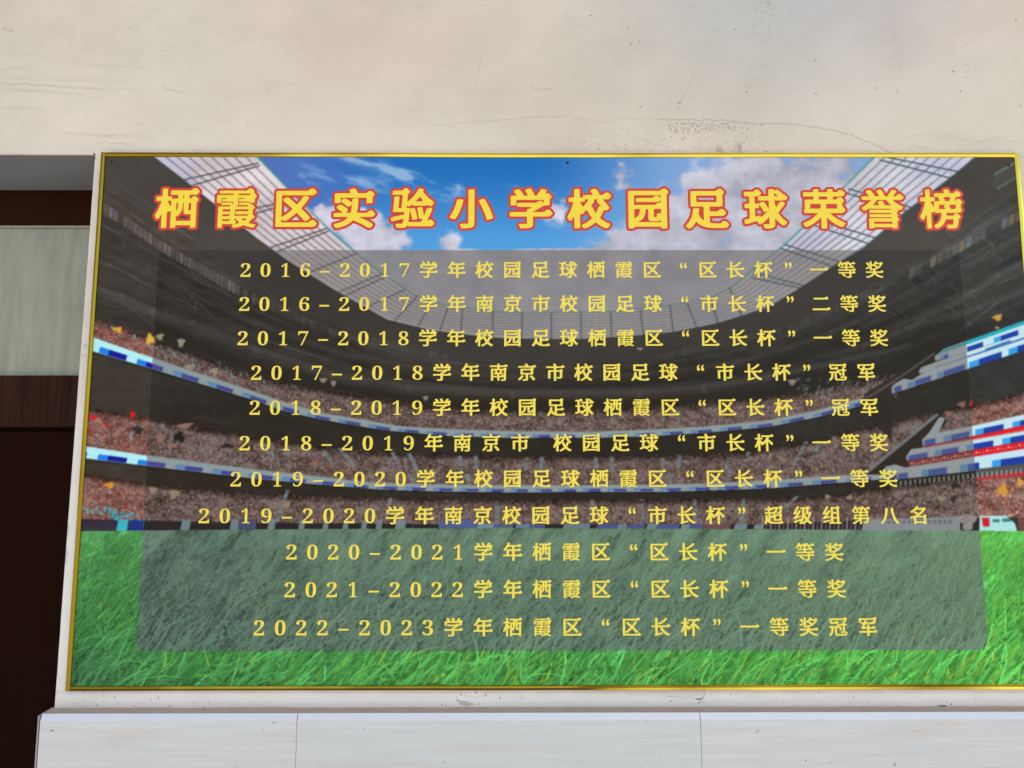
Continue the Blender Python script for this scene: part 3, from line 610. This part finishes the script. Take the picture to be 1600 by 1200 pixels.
ag = n.new('ShaderNodeMath'); ag.operation = 'SUBTRACT'; ag.inputs[1].default_value = .115; l.new(xg.outputs[0], ag.inputs[0]); l.new(ag.outputs[0], rg.inputs[0]); l.new(rg.outputs[0], b.inputs['Base Color'])
M_SCREW, n, l, b = newmat('rusty_screw', base=(.05, .035, .03), rough=.5, metal=.6); noise_bump(M_SCREW, 300, .5)
M_BOARD, *_ = newmat('board_edge', base=(.55, .55, .53), rough=.6)
M_DUST, n, l, b = newmat('dusty_mortar', rough=.9); nz, _, _ = noise_bump(M_DUST, 40, .6, .003); rp = mixcol(M_DUST, nz.outputs[0], (.38, .30, .24), (.60, .50, .42)); l.new(rp.outputs[0], b.inputs['Base Color'])
M_TILE, n, l, b = newmat('veined_ceramic', rough=.16, spec=.5)
tc = n.new('ShaderNodeTexCoord'); mpt = n.new('ShaderNodeMapping'); mpt.inputs['Scale'].default_value = (1.3, 1, 22)
nt = n.new('ShaderNodeTexNoise'); nt.inputs['Scale'].default_value = 3.2; nt.inputs['Detail'].default_value = 9; nt.inputs['Roughness'].default_value = .62; nt.inputs['Distortion'].default_value = .35
l.new(tc.outputs['Object'], mpt.inputs[0]); l.new(mpt.outputs[0], nt.inputs['Vector'])
rt = n.new('ShaderNodeValToRGB'); e = rt.color_ramp.elements; e[0].position = .25; e[0].color = (.505, .49, .45, 1); e[1].position = .62; e[1].color = (.585, .575, .535, 1)
x = rt.color_ramp.elements.new(.44); x.color = (.55, .54, .50, 1)
l.new(nt.outputs[0], rt.inputs[0])
nt2 = n.new('ShaderNodeTexNoise'); nt2.inputs['Scale'].default_value = 1.4; nt2.inputs['Detail'].default_value = 7; nt2.inputs['Distortion'].default_value = .6
mp2 = n.new('ShaderNodeMapping'); mp2.inputs['Scale'].default_value = (1.0, 1, 11); mp2.inputs['Location'].default_value = (3, 0, 5.3)
l.new(tc.outputs['Object'], mp2.inputs[0]); l.new(mp2.outputs[0], nt2.inputs['Vector'])
r2 = n.new('ShaderNodeValToRGB'); e = r2.color_ramp.elements; e[0].position = .57; e[0].color = (0, 0, 0, 1); e[1].position = .72; e[1].color = (.55, .55, .55, 1)
l.new(nt2.outputs[0], r2.inputs[0]); mxx = n.new('ShaderNodeMixRGB'); l.new(r2.outputs[0], mxx.inputs[0]); l.new(rt.outputs[0], mxx.inputs[1]); mxx.inputs[2].default_value = (.56, .45, .35, 1)
nf = n.new('ShaderNodeTexNoise'); nf.inputs['Scale'].default_value = 55; nf.inputs['Detail'].default_value = 3; l.new(tc.outputs['Object'], nf.inputs['Vector'])
r3 = n.new('ShaderNodeValToRGB'); e = r3.color_ramp.elements; e[0].position = .73; e[0].color = (0, 0, 0, 1); e[1].position = .76; e[1].color = (.8, .8, .8, 1)
l.new(nf.outputs[0], r3.inputs[0]); my = n.new('ShaderNodeMixRGB'); l.new(r3.outputs[0], my.inputs[0]); l.new(mxx.outputs[0], my.inputs[1]); my.inputs[2].default_value = (.16, .13, .11, 1)
oi = n.new('ShaderNodeObjectInfo'); mo = n.new('ShaderNodeMixRGB'); mo.blend_type = 'MULTIPLY'; mo.inputs[0].default_value = 1; l.new(my.outputs[0], mo.inputs[1]); l.new(oi.outputs['Color'], mo.inputs[2]); l.new(mo.outputs[0], b.inputs['Base Color'])
M_GLAZE, *_ = newmat('white_glazed_bevel', base=(.64, .655, .68), rough=.12)
M_WALLP, *_ = newmat('added_canopy_paint', base=(.55, .53, .5), rough=.8)
M_EDGE, n, l, b = newmat('ground_tile_edge', base=(.36, .30, .27), rough=.7)
M_WOOD, n, l, b = newmat('brown_varnished_wood', rough=.6, spec=.08)
nz, bp, mq = noise_bump(M_WOOD, 5, .3, .001, (14, 14, .6), 7); rp = mixcol(M_WOOD, nz.outputs[0], (.020, .005, .0015), (.050, .017, .007)); rp.color_ramp.elements[0].position = .42; rp.color_ramp.elements[1].position = .80; l.new(rp.outputs[0], b.inputs['Base Color'])
M_WOODH, n, l, b = newmat('brown_wood_head', rough=.7, spec=.05)
nz, bp, mq = noise_bump(M_WOODH, 5, .3, .001, (.8, 8, 14), 6); rp = mixcol(M_WOODH, nz.outputs[0], (.016, .0045, .0012), (.032, .009, .003)); l.new(rp.outputs[0], b.inputs['Base Color'])
M_DOOR, n, l, b = newmat('dark_brown_door_paint', rough=.7, spec=.04)
nz, bp, mq = noise_bump(M_DOOR, 4, .3, .001, (10, 10, .8), 6); rp = mixcol(M_DOOR, nz.outputs[0], (.009, .002, .0006), (.017, .004, .001)); l.new(rp.outputs[0], b.inputs['Base Color'])
M_PANE, n, l, b = newmat('painted_transom_glass', rough=.35, spec=.3)
nz, bp, mq = noise_bump(M_PANE, 6, .35, .002, (5, 5, .7), 7); rp = mixcol(M_PANE, nz.outputs[0], (.20, .21, .145), (.38, .395, .30)); rp.color_ramp.elements[0].position = .1; rp.color_ramp.elements[1].position = .95; l.new(rp.outputs[0], b.inputs['Base Color'])
M_GREY, n, l, b = newmat('grey_soffit_paint', rough=.7, spec=.2)
nz, bp, mq = noise_bump(M_GREY, 5, .4, .004, (1, 1, 1), 6); rp = mixcol(M_GREY, nz.outputs[0], (.20, .205, .22), (.27, .28, .31)); l.new(rp.outputs[0], b.inputs['Base Color'])
M_GROUND, n, l, b = newmat('pale_paving', rough=.85)
nz, bp, mq = noise_bump(M_GROUND, 2, .3, .01); rp = mixcol(M_GROUND, nz.outputs[0], (.31, .28, .245), (.43, .40, .355)); l.new(rp.outputs[0], b.inputs['Base Color'])

# ------------------------------------------------------------------ ground
bm = bmesh.new()
vs = [bm.verts.new(p) for p in ((-60, -80, 0), (60, -80, 0), (60, 1.2, 0), (-60, 1.2, 0))]
bm.faces.new(vs); tag(obj('ground', bm, M_GROUND), kind='structure', label='pale paved ground in front of the wall')

bm = bmesh.new(); box(bm, -9, 12, -2.9, Y_WALL-.002, 3.95, 4.15)  # unseen slab, added to block sun and sky and dim the wall
tag(obj('added_canopy', bm, M_WALLP, None), kind='structure', label='pale flat slab added overhead, out of view, to soften the light on the wall')
# ------------------------------------------------------------------ wall with its opening
JX, DEPTH, ZL = -0.028, 0.29, Z0 + .0005
wall = empty('wall', (1.2, .3, 0))
tag(wall, 'cream painted plaster wall with hairline cracks around the framed board', 'wall')
YW = Y_WALL
# right hand block: front face follows the hand-plastered, slightly wavering corner
bm = bmesh.new()
NZ = 120; zs = [i/NZ*(ZL) for i in range(NZ+1)]
def jx(z):
    t = (ZL-z)/1.6
    return -0.0285 - .0090*t + .0011*mnoise.noise((z*4, 1.3, 0)) + .0005*mnoise.noise((z*23, 7, 0)) - .0016*max(0, mnoise.noise((z*11, 4, 2))-.35)
prof = [(0.010, YW), (0.0045, YW+.0006), (0.0015, YW+.0022), (0.0, YW+.006), (0.0, YW+.55)]
rows = []
for z in zs:
    rows.append([bm.verts.new((jx(z)+dx, y, z)) for dx, y in prof])
for a, b_ in zip(rows[:-1], rows[1:]):
    for k in range(len(prof)-1): bm.faces.new((a[k], a[k+1], b_[k+1], b_[k]))
right = [bm.verts.new((4.4, YW, z)) for z in (0, ZL)]
bm.faces.new([r_[0] for r_ in rows]+[right[1], right[0]])
o = obj('pier', bm, M_WALL, wall, smooth=False)
# lintel block above
bm = bmesh.new()
XS = np.linspace(-2.6, 4.4, 180)
def zl(x): return ZL + (.0012*mnoise.noise((x*5, 3, 0)) + .0006*mnoise.noise((x*21, 3, 4)) if x < JX else 0)
profz = [(0.55, 0), (.006, 0), (.0022, .0010), (.0006, .004), (0, .009)]
xs = [x_ for x_ in XS if x_ < JX-.01] + [JX-.004]
rows = [[bm.verts.new((x_, YW+y, zl(x_)+z)) for y, z in profz] for x_ in xs]
for a, b_ in zip(rows[:-1], rows[1:]):
    for k in range(1, len(profz)-1): bm.faces.new((a[k], b_[k], b_[k+1], a[k+1]))
tops = [bm.verts.new((-2.6, YW, Z0+2.2)), bm.verts.new((4.4, YW, Z0+2.2)), bm.verts.new((4.4, YW, ZL)), bm.verts.new((JX+.004, YW, ZL))]
bm.faces.new([tops[0]]+[r_[-1] for r_ in rows]+[tops[3], tops[2], tops[1]])
obj('lintel', bm, M_WALL, wall)
bm = bmesh.new(); box(bm, -2.6, -.0295, YW+.006, YW+DEPTH+.3, ZL+.0001, ZL+.05); obj('soffit', bm, M_GREY, wall)
# left reveal of the opening, outside the picture, and dark void closing pieces
bm = bmesh.new(); box(bm, -3.6, -2.6, YW, YW+.6, 0, Z0+2.2); obj('pier', bm, M_WALL, wall)

# ------------------------------------------------------------------ door set in the opening
YD = YW + DEPTH
zz = lambda py, Y: float(at(60, py, Y)[1])
door = empty('door', (-1.3, YD, 0))
tag(door, 'dark brown door under a pale green transom pane in the recess left of the board', 'door')
zh0 = zz(350, YD); zp1 = zz(357, YD+.02); zp0 = zz(586.5, YD+.02); zr0 = zz(667, YD-.005)
bm = bmesh.new(); box(bm, -2.6, .20, YD, YD+.09, zh0, ZL+.02, .002); obj('frame_head', bm, M_WOODH, door)
bm = bmesh.new(); box(bm, -2.6, .20, YD+.012, YD+.03, zz(356, YD+.012), zh0-.0005, .001); o = obj('glazing_bead', bm, None, door)
mB, n, l, b = newmat('dusty_bead', rough=.8); nz, _, _ = noise_bump(mB, 30, .5, .002, (1, 1, 3)); rp = mixcol(mB, nz.outputs[0], (.20, .17, .13), (.42, .38, .30)); l.new(rp.outputs[0], b.inputs['Base Color']); o.data.materials.append(mB)
bm = bmesh.new(); box(bm, -2.6, .20, YD+.022, YD+.028, zp0-.02, zh0+.01); obj('transom_pane', bm, M_PANE, door)
bm = bmesh.new(); box(bm, -2.6, .20, YD-.005, YD+.08, zr0, zz(586.5, YD-.005), .0025); obj('transom_rail', bm, M_WOOD, door)
bm = bmesh.new(); box(bm, -2.6, .20, YD+.045, YD+.085, .01, zr0+.004, .001); obj('door_leaf', bm, M_DOOR, door)
bm = bmesh.new(); box(bm, -2.6, .20, YD+.03, YD+.0450, .25, zr0-.012, .003); obj('door_panel', bm, M_DOOR, door)

# ------------------------------------------------------------------ tiled dado under the board
YT = YW - .057
ZTT = float(at(60, 1117, YT)[1])
dado = empty('tile_dado', (1.2, YT, 0)); tag(dado, 'dado of glossy off-white veined tiles under the framed board', 'wall tiling')
joints = [-.0445, float(at(463, 1150, YT)[0]), float(at(1095, 1150, YT)[0])]
joints.append(joints[2]+(joints[2]-joints[1])); joints.append(joints[3]+.9)
def tile(x0, x1, z0, z1, top, left, par, gl=.0006, gr=.0006):
    bm = bmesh.new(); ch, dp = (.0165, .010) if top else (.0006, .0006); lf = .0045 if left else .0006; g = .0006
    y0, y1 = YT, YT+.012
    pr = [(y1, z0), (y0, z0), (y0, z1-ch), (y0+dp, z1), (y1, z1)]
    A = [bm.verts.new((x0+gl+(lf if 0 < k < 4 else 0), y, z)) for k, (y, z) in enumerate(pr)]
    B = [bm.verts.new((x1-gr, y, z)) for y, z in pr]
    F0 = []
    for k in range(5):
        bm.faces.new((A[k], A[(k+1) % 5], B[(k+1) % 5], B[k]))
    bm.faces.new(A[::-1]); bm.faces.new(B)
    me_o = obj('tile', bm, M_TILE, par)
    me_o.data.materials.append(M_GLAZE)
    for p in me_o.data.polygons:
        if top and p.normal.y < -.2 and p.normal.z > .2: p.material_index = 1
    return me_o
for k in range(4):
    t = tile(joints[k]+(.0012 if k == 0 else 0), joints[k+1], ZTT-.60, ZTT, True, k == 0, dado)
    if k < 3:
        bm = bmesh.new(); box(bm, joints[k+1]-.0006, joints[k+1]+.0006, YT+.0009, YT+.011, .02, ZTT-.0172); obj('grout_line', bm, M_DUST, dado)
    t2 = tile(joints[k], joints[k+1], .0, ZTT-.602, False, k == 0, dado)
    tn = (1.04, 1.04, 1.05, 1.04)[k]; t.color = t2.color = (tn*(.99 if k == 1 else 1), tn, tn, 1)
# cut end of the first tile: unpolished strip
bm = bmesh.new(); box(bm, joints[0]-.0028, joints[0]+.0016, YT+.003, YW+.0, 0, ZTT-.003, .001); obj('edge_strip', bm, M_EDGE, dado)
bm = bmesh.new()
NX = 160; rowf, rowb = [], []
for i in range(NX+1):
    x_ = joints[0]+.001 + (4.2-joints[0])*i/NX
    rowf.append(bm.verts.new((x_, YT+.0115, ZTT-.0008)))
    rowb.append(bm.verts.new((x_, YW+.004, ZTT+.0015+.0022*abs(mnoise.noise((x_*3, 0, 0)))+.0010*mnoise.noise((x_*17, 5, 0)))))
for i in range(NX): bm.faces.new((rowf[i], rowf[i+1], rowb[i+1], rowb[i]))
dn = [bm.verts.new((v.co.x, v.co.y, 0)) for v in (rowf[0], rowf[-1], rowb[0], rowb[-1])]
bm.faces.new((rowf[0], rowb[0], dn[2], dn[0]))
obj('mortar_bed', bm, M_DUST, dado)

# ------------------------------------------------------------------ the honour board
board = empty('honour_board', (W/2, Y_WALL, Z0-H))
tag(board, 'gilt-edged stadium print headed by large yellow and red Chinese characters above eleven yellow lines', 'notice board')
bm = bmesh.new(); box(bm, .004, W-.004, .0004, Y_WALL-.0005, Z0-H+.004, Z0-.004); obj('backing_board', bm, M_BOARD, board)
sheet = plane_uv('printed_sheet', XL-.003, XR+.003, ZB-.003, ZT+.003, 0.0, M_PRINT, board)
tag(sheet, 'print of a packed football stadium under blue sky with green grass in front')

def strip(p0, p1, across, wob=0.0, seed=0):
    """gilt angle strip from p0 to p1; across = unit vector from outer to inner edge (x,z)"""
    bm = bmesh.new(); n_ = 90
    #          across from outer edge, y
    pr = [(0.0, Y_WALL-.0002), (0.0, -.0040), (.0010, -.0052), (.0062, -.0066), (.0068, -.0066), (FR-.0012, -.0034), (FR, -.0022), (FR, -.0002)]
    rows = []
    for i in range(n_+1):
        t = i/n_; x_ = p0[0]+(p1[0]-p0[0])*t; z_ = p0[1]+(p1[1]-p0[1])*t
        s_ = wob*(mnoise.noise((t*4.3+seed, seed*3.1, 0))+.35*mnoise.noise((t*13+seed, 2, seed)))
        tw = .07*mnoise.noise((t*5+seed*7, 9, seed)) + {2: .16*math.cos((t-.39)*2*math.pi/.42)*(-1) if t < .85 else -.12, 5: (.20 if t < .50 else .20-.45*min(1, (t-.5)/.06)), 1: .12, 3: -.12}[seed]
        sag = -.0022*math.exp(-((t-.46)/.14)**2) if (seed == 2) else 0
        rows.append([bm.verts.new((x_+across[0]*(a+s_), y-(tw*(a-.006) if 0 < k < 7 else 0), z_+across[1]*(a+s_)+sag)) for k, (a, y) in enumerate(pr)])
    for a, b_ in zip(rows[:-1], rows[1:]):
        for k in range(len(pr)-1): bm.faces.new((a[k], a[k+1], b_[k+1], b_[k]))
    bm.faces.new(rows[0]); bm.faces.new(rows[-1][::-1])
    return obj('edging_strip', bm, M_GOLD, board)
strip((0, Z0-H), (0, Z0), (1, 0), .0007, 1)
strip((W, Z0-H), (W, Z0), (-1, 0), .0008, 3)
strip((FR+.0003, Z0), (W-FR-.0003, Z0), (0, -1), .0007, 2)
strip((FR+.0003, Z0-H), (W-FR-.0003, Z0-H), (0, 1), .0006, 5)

def screw_mesh():
    bm = bmesh.new(); segs = 14; prev = None
    pr = [(.0046, 0.0), (.0044, -.0009), (.0030, -.0017), (.0014, -.0014), (.0012, -.0006)]
    rings = [[bm.verts.new((r_*math.cos(2*math.pi*k/segs), y, r_*math.sin(2*math.pi*k/segs))) for k in range(segs)] for r_, y in pr]
    for a, b_ in zip(rings[:-1], rings[1:]):
        for k in range(segs): bm.faces.new((a[k], a[(k+1) % segs], b_[(k+1) % segs], b_[k]))
    bm.faces.new(rings[-1][::-1]); bmesh.ops.recalc_face_normals(bm, faces=bm.faces)
    me = bpy.data.meshes.new('screw'); bm.to_mesh(me); bm.free(); me.materials.append(M_SCREW); return me
sm_ = screw_mesh()
for px, py in ((174.5, 252), (886.5, 254.5), (1576, 258), (119, 1064), (892.5, 1062)):
    x_, z_ = at(px, py); o = link('screw', sm_, None, board); o.matrix_world = Matrix.Translation((float(x_), -.0005, float(z_)))

# ------------------------------------------------------------------ lettering: glyph outlines made bold with contrast
G = 224                                       # raster per em
PAD = 56
def glyph_tris(ch):
    cu = bpy.data.curves.new('glyph', 'FONT'); cu.body = ch; cu.size = 1; cu.resolution_u = 6
    ob = bpy.data.objects.new('glyph', cu); COL.objects.link(ob)
    me = bpy.data.meshes.new_from_object(ob); me.calc_loop_triangles()
    v = np.array([p.co[:2] for p in me.vertices]); t = np.array([tuple(q.vertices) for q in me.loop_triangles])
    bpy.data.objects.remove(ob); bpy.data.curves.remove(cu); bpy.data.meshes.remove(me)
    return v[t]
def raster(tr, ox, oy, sx=1.0, sy=1.0):
    n_ = G+2*PAD; a = np.zeros((n_, n_), bool)
    T = (tr-[ox, oy])*[sx*G, sy*G]+PAD
    for p in T:
        x0, y0 = np.floor(p.min(0)).astype(int); x1, y1 = np.ceil(p.max(0)).astype(int)+1
        x0, y0 = max(x0, 0), max(y0, 0); x1, y1 = min(x1, n_), min(y1, n_)
        if x1 <= x0 or y1 <= y0: continue
        X, Y = np.meshgrid(np.arange(x0, x1)+.5, np.arange(y0, y1)+.5)
        (ax, ay), (bx, by), (cx_, cy_) = p
        d1 = (X-bx)*(ay-by)-(ax-bx)*(Y-by); d2 = (X-cx_)*(by-cy_)-(bx-cx_)*(Y-cy_); d3 = (X-ax)*(cy_-ay)-(cx_-ax)*(Y-ay)
        neg = (d1 < 0) | (d2 < 0) | (d3 < 0); pos = (d1 > 0) | (d2 > 0) | (d3 > 0)
        a[y0:y1, x0:x1] |= ~(neg & pos)
    return a
def sh(a, dx, dy):
    return np.roll(np.roll(a, dy, 0), dx, 1)
def dilate(a, rx, ry):
    out = a.copy(); R = int(math.ceil(rx)); Q = int(math.ceil(ry))
    for dy in range(-Q, Q+1):
        q = 1-(dy/max(ry, .01))**2
        if q < 0: continue
        wx = int(round(rx*math.sqrt(q)))
        row = sh(a, 0, dy)
        for dx in range(-wx, wx+1): out |= sh(row, dx, 0)
    return out
def serif(a, size=1.0):
    """peaked right ends and top-right corners on horizontal strokes"""
    top = np.ones_like(a)
    for k in range(2, int(.17*G), 4): top &= sh(a, k, -1) & ~sh(a, k, -6 + 0) if False else sh(a, k, 0)
    up = np.zeros_like(a)
    for k in range(-6, int(.15*G), 3): up |= sh(a, k, -5)
    right_ = np.zeros_like(a)
    for k in range(0, 12, 3): right_ |= sh(a, -5, k)
    body = np.ones_like(a)
    for k in range(0, 11, 3): body &= sh(a, 0, k)
    c_ = a & top & body & ~up & ~right_
    ys, xs_ = np.nonzero(c_); done = []
    out = a.copy(); n_ = a.shape[0]; Y, X = np.mgrid[0:n_, 0:n_]
    for y, x_ in sorted(zip(ys, xs_), key=lambda p: (-p[0]-p[1])):
        if any(abs(y-q[0])+abs(x_-q[1]) < 24 for q in done): continue
        done.append((y, x_)); s_ = size*G/224
        P = [(x_-24*s_, y-1), (x_-9*s_, y+14*s_), (x_-5*s_, y+14*s_), (x_+11*s_, y-3*s_), (x_+4*s_, y-11*s_), (x_-18*s_, y-11*s_)]
        ins = np.zeros_like(a)
        for (xa, ya), (xb, yb) in zip(P, P[1:]+P[:1]):
            if ya == yb: continue
            ins ^= ((Y < ya) != (Y < yb)) & (X < (xb-xa)*(Y-ya)/(yb-ya)+xa)
        out |= ins
    return out
def contour_mesh(mask, name, mat, smooth=2):
    f_ = blur(mask.astype(np.float32), smooth)-.5
    f_[np.abs(f_) < 1e-4] = 1e-4
    s_ = f_ > 0
    code = s_[:-1, :-1]*1 + s_[:-1, 1:]*2 + s_[1:, 1:]*4 + s_[1:, :-1]*8
    nxt = {}
    E = {1: [(3, 0)], 2: [(0, 1)], 3: [(3, 1)], 4: [(1, 2)], 5: [(3, 2), (1, 0)], 6: [(0, 2)], 7: [(3, 2)], 8: [(2, 3)], 9: [(2, 0)], 10: [(0, 3), (2, 1)], 11: [(2, 1)], 12: [(1, 3)], 13: [(1, 0)], 14: [(0, 3)]}
    def key(j, i, e): return (j, i, 'h') if e == 0 else (j+1, i, 'h') if e == 2 else (j, i, 'v') if e == 3 else (j, i+1, 'v')
    for j, i in zip(*np.nonzero((code > 0) & (code < 15))):
        for a_, b_ in E[int(code[j, i])]: nxt[key(j, i, a_)] = key(j, i, b_)
    def pt(k):
        j, i, t = k
        if t == 'h': a_, b_ = f_[j, i], f_[j, i+1]; return (i+a_/(a_-b_), j)
        a_, b_ = f_[j, i], f_[j+1, i]; return (i, j+a_/(a_-b_))
    loops = []
    while nxt:
        k0 = next(iter(nxt)); L = []; k = k0
        while k in nxt: k2 = nxt.pop(k); L.append(pt(k)); k = k2
        if len(L) > 12: loops.append(L)
    cu = bpy.data.curves.new('outline', 'CURVE'); cu.dimensions = '2D'; cu.fill_mode = 'BOTH'
    for L in loops:
        P = np.array(L[::2]); keep = [P[0]]
        for q in range(1, len(P)-1):                     # drop points on straight runs
            a_, b_ = keep[-1], P[q+1]; dd = b_-a_; nn = np.hypot(*dd)
            if nn > 1e-6 and abs(dd[0]*(P[q]-a_)[1]-dd[1]*(P[q]-a_)[0])/nn < .22 and np.hypot(*(P[q]-a_)) < 30: continue
            keep.append(P[q])
        keep.append(P[-1]); P = (np.array(keep)+.5-PAD)/G-.5
        sp = cu.splines.new('POLY'); sp.points.add(len(P)-1)
        sp.points.foreach_set('co', np.concatenate([P, np.zeros((len(P), 1)), np.ones((len(P), 1))], 1).astype(np.float32).ravel()); sp.use_cyclic_u = True
    ob = bpy.data.objects.new('outline', cu); COL.objects.link(ob); me = bpy.data.meshes.new_from_object(ob)
    bpy.data.objects.remove(ob); bpy.data.curves.remove(cu)
    V = np.array([tuple(v.co) for v in me.vertices]); Fc = [tuple(p.vertices) for p in me.polygons]; bpy.data.meshes.remove(me)
    return V, Fc
CACHE = {}
DENSE = {'霞': .55, '誉': .8, '等': .7, '第': .7, '南': .8, '冠': .8, '超': .75, '奖': .85, '验': .85, '榜': .8, '级': .9, '组': .9, '栖': .85, '荣': .9, '军': .95, '球': .9, '京': .95}
DIG = {str(k): chr(0x1D7CE+k) for k in range(10)}
def base_mask(ch):
    if ch in DIG:
        tr = glyph_tris(DIG[ch]); mn, mx_ = tr.reshape(-1, 2).min(0), tr.reshape(-1, 2).max(0)
        hh = mx_[1]-mn[1]; ww = mx_[0]-mn[0]
        sx = (.56 if ch != '1' else .46)/ww; sy = .78/hh
        cxm = (mn[0]+mx_[0])/2; cym = (mn[1]+mx_[1])/2
        return raster(tr, cxm-.5/sx, cym-.5/sy, sx, sy)
    if ch == '-':
        n_ = G+2*PAD; a = np.zeros((n_, n_), bool)
        a[int(PAD+G*.36):int(PAD+G*.45), int(PAD+G*.23):int(PAD+G*.77)] = 1; return a
    if ch in '“”':
        tr = glyph_tris(ch); mn, mx_ = tr.reshape(-1, 2).min(0), tr.reshape(-1, 2).max(0)
        sx = .36/(mx_[0]-mn[0]); sy = .32/(mx_[1]-mn[1]); cxm = (mn[0]+mx_[0])/2; cym = (mn[1]+mx_[1])/2
        ox = .72 if ch == '“' else .36
        return raster(tr, cxm-ox/sx, cym-.76/sy, sx, sy)
    tr = glyph_tris(ch); return raster(tr, 0.0, float(FONT_DY))
_t = glyph_tris('国').reshape(-1, 2); FONT_DY = (_t[:, 1].min()+_t[:, 1].max())/2-.5; _ox = (_t[:, 0].min()+_t[:, 0].max())/2-.5
def get(ch, style):
    if (ch, style) in CACHE: return CACHE[(ch, style)]
    a = base_mask(ch); dz = DENSE.get(ch, 1.0)
    if ch in DIG: a = a & sh(a, 1, 0) & sh(a, -1, 0) & sh(a, 0, 1) & sh(a, 0, -1) if style == 'line' else a
    elif ch == '-': pass
    elif ch in '“”': a = dilate(a, 3, 2)
    else:
        a = serif(a, 1.0 if style == 'line' else .95)
        bx_, by_ = (int(round(6.2*dz)), 1) if style == 'line' else (int(round(6.6*dz)), int(round(3.0*dz)))
        o_ = a.copy()
        for q in range(-bx_, bx_+1): o_ |= sh(a, q, int(round(q*.12)))
        a = o_.copy()
        for q in range(-by_, by_+1): a |= sh(o_, 0, q)
        if style == 'outline': a = dilate(a, 13, 13)
    CACHE[(ch, style)] = contour_mesh(a, ch, None, 1); return CACHE[(ch, style)]
def place(V, Fc, cx_, cz_, ex, ez, y, acc):
    o_ = len(acc[0]); acc[0].extend((cx_+v[0]*ex, y, cz_+v[1]*ez) for v in V); acc[1].extend(tuple(i+o_ for i in f_) for f_ in Fc)
def mk(name, acc, mat, par):
    me = bpy.data.meshes.new(name); me.from_pydata(acc[0], [], [f_[::1] for f_ in acc[1]]); me.update()
    if me.polygons and me.polygons[0].normal.y > 0: me.flip_normals()
    return link(name, me, mat, par)
TITLE = '栖霞区实验小学校园足球荣誉榜'
tx0, tz0 = at(276, 327); tx1, tz1 = at(1470, 328)
ppm = (tx1-tx0)/(1470-276)
for k, ch in enumerate(TITLE):
    t = k/13; x_, z_ = tx0+(tx1-tx0)*t, tz0+(tz1-tz0)*t
    acc = ([], []); place(*get(ch, 'title'), x_, z_, .1275, .1275, -.0009, acc); a = mk('title_character', acc, M_YT, board)
    acc = ([], []); place(*get(ch, 'outline'), x_, z_, .1275, .1275, -.0005, acc); b_ = mk('red_outline', acc, M_RED, a)
    a['label'] = 'yellow title character reading %s with red outline' % ch
LINES = [('2016-2017学年校园足球栖霞区“区长杯”一等奖', 384, 422, 1366, 422, 1.0), ('2016-2017学年南京市校园足球“市长杯”二等奖', 382, 475, 1370, 475, 1.0),
         ('2017-2018学年校园足球栖霞区“区长杯”一等奖', 379.5, 528.5, 1373, 528.5, 1.0), ('2017-2018学年南京市校园足球“市长杯”冠军', 400.7, 582.5, 1353, 582, 1.0),
         ('2018-2019学年校园足球栖霞区“区长杯”冠军', 398.3, 637, 1357.5, 637, 1.0), ('2018-2019年南京市 校园足球“市长杯”一等奖', 382.5, 692.5, 1373, 692, 1.0),
         ('2019-2020学年校园足球栖霞区“区长杯”一等奖', 368.7, 748.7, 1387.5, 748, 1.0), ('2019-2020学年南京校园足球“市长杯”超级组第八名', 319, 806, 1435.5, 805.5, 1.0),
         ('2020-2021学年栖霞区“区长杯”一等奖', 455.7, 862.5, 1303, 863, 1.0), ('2021-2022学年栖霞区“区长杯”一等奖', 453, 921.4, 1306.7, 920.5, 1.0), ('2022-2023学年栖霞区“区长杯”一等奖冠军', 405, 981, 1355.5, 979.7, 1.0)]
WTS = lambda c_: .71 if (c_ in DIG or c_ == '-') else (.48 if c_ == ' ' else 1.0)
CHARS = {}
for s_, xa, ya, xb, yb, _ in LINES:
    (Xa, Za), (Xb, Zb) = at(xa, ya), at(xb, yb)
    pos = [0.0]
    for p, q in zip(s_[:-1], s_[1:]): pos.append(pos[-1]+(WTS(p)+WTS(q))/2)
    ln = empty('text_line', (Xa, -.0006, Za)); ln.parent = board; ln.matrix_parent_inverse = board.matrix_world.inverted(); ln['label'] = 'yellow line reading ' + s_
    for ch, p in zip(s_, pos):
        if ch == ' ': continue
        t = p/pos[-1]
        if ch not in CHARS:
            V, Fc = get(ch, 'line'); acc = ([], []); place(V, Fc, 0, 0, .0535, .0535, 0, acc); CHARS[ch] = mk('character', acc, M_YEL, ln); o = CHARS[ch]
        else: o = CHARS[ch].copy(); COL.objects.link(o); o.parent = ln
        o.matrix_parent_inverse = ln.matrix_world.inverted(); o.location = (Xa+(Xb-Xa)*t, -.0006, Za+(Zb-Za)*t)
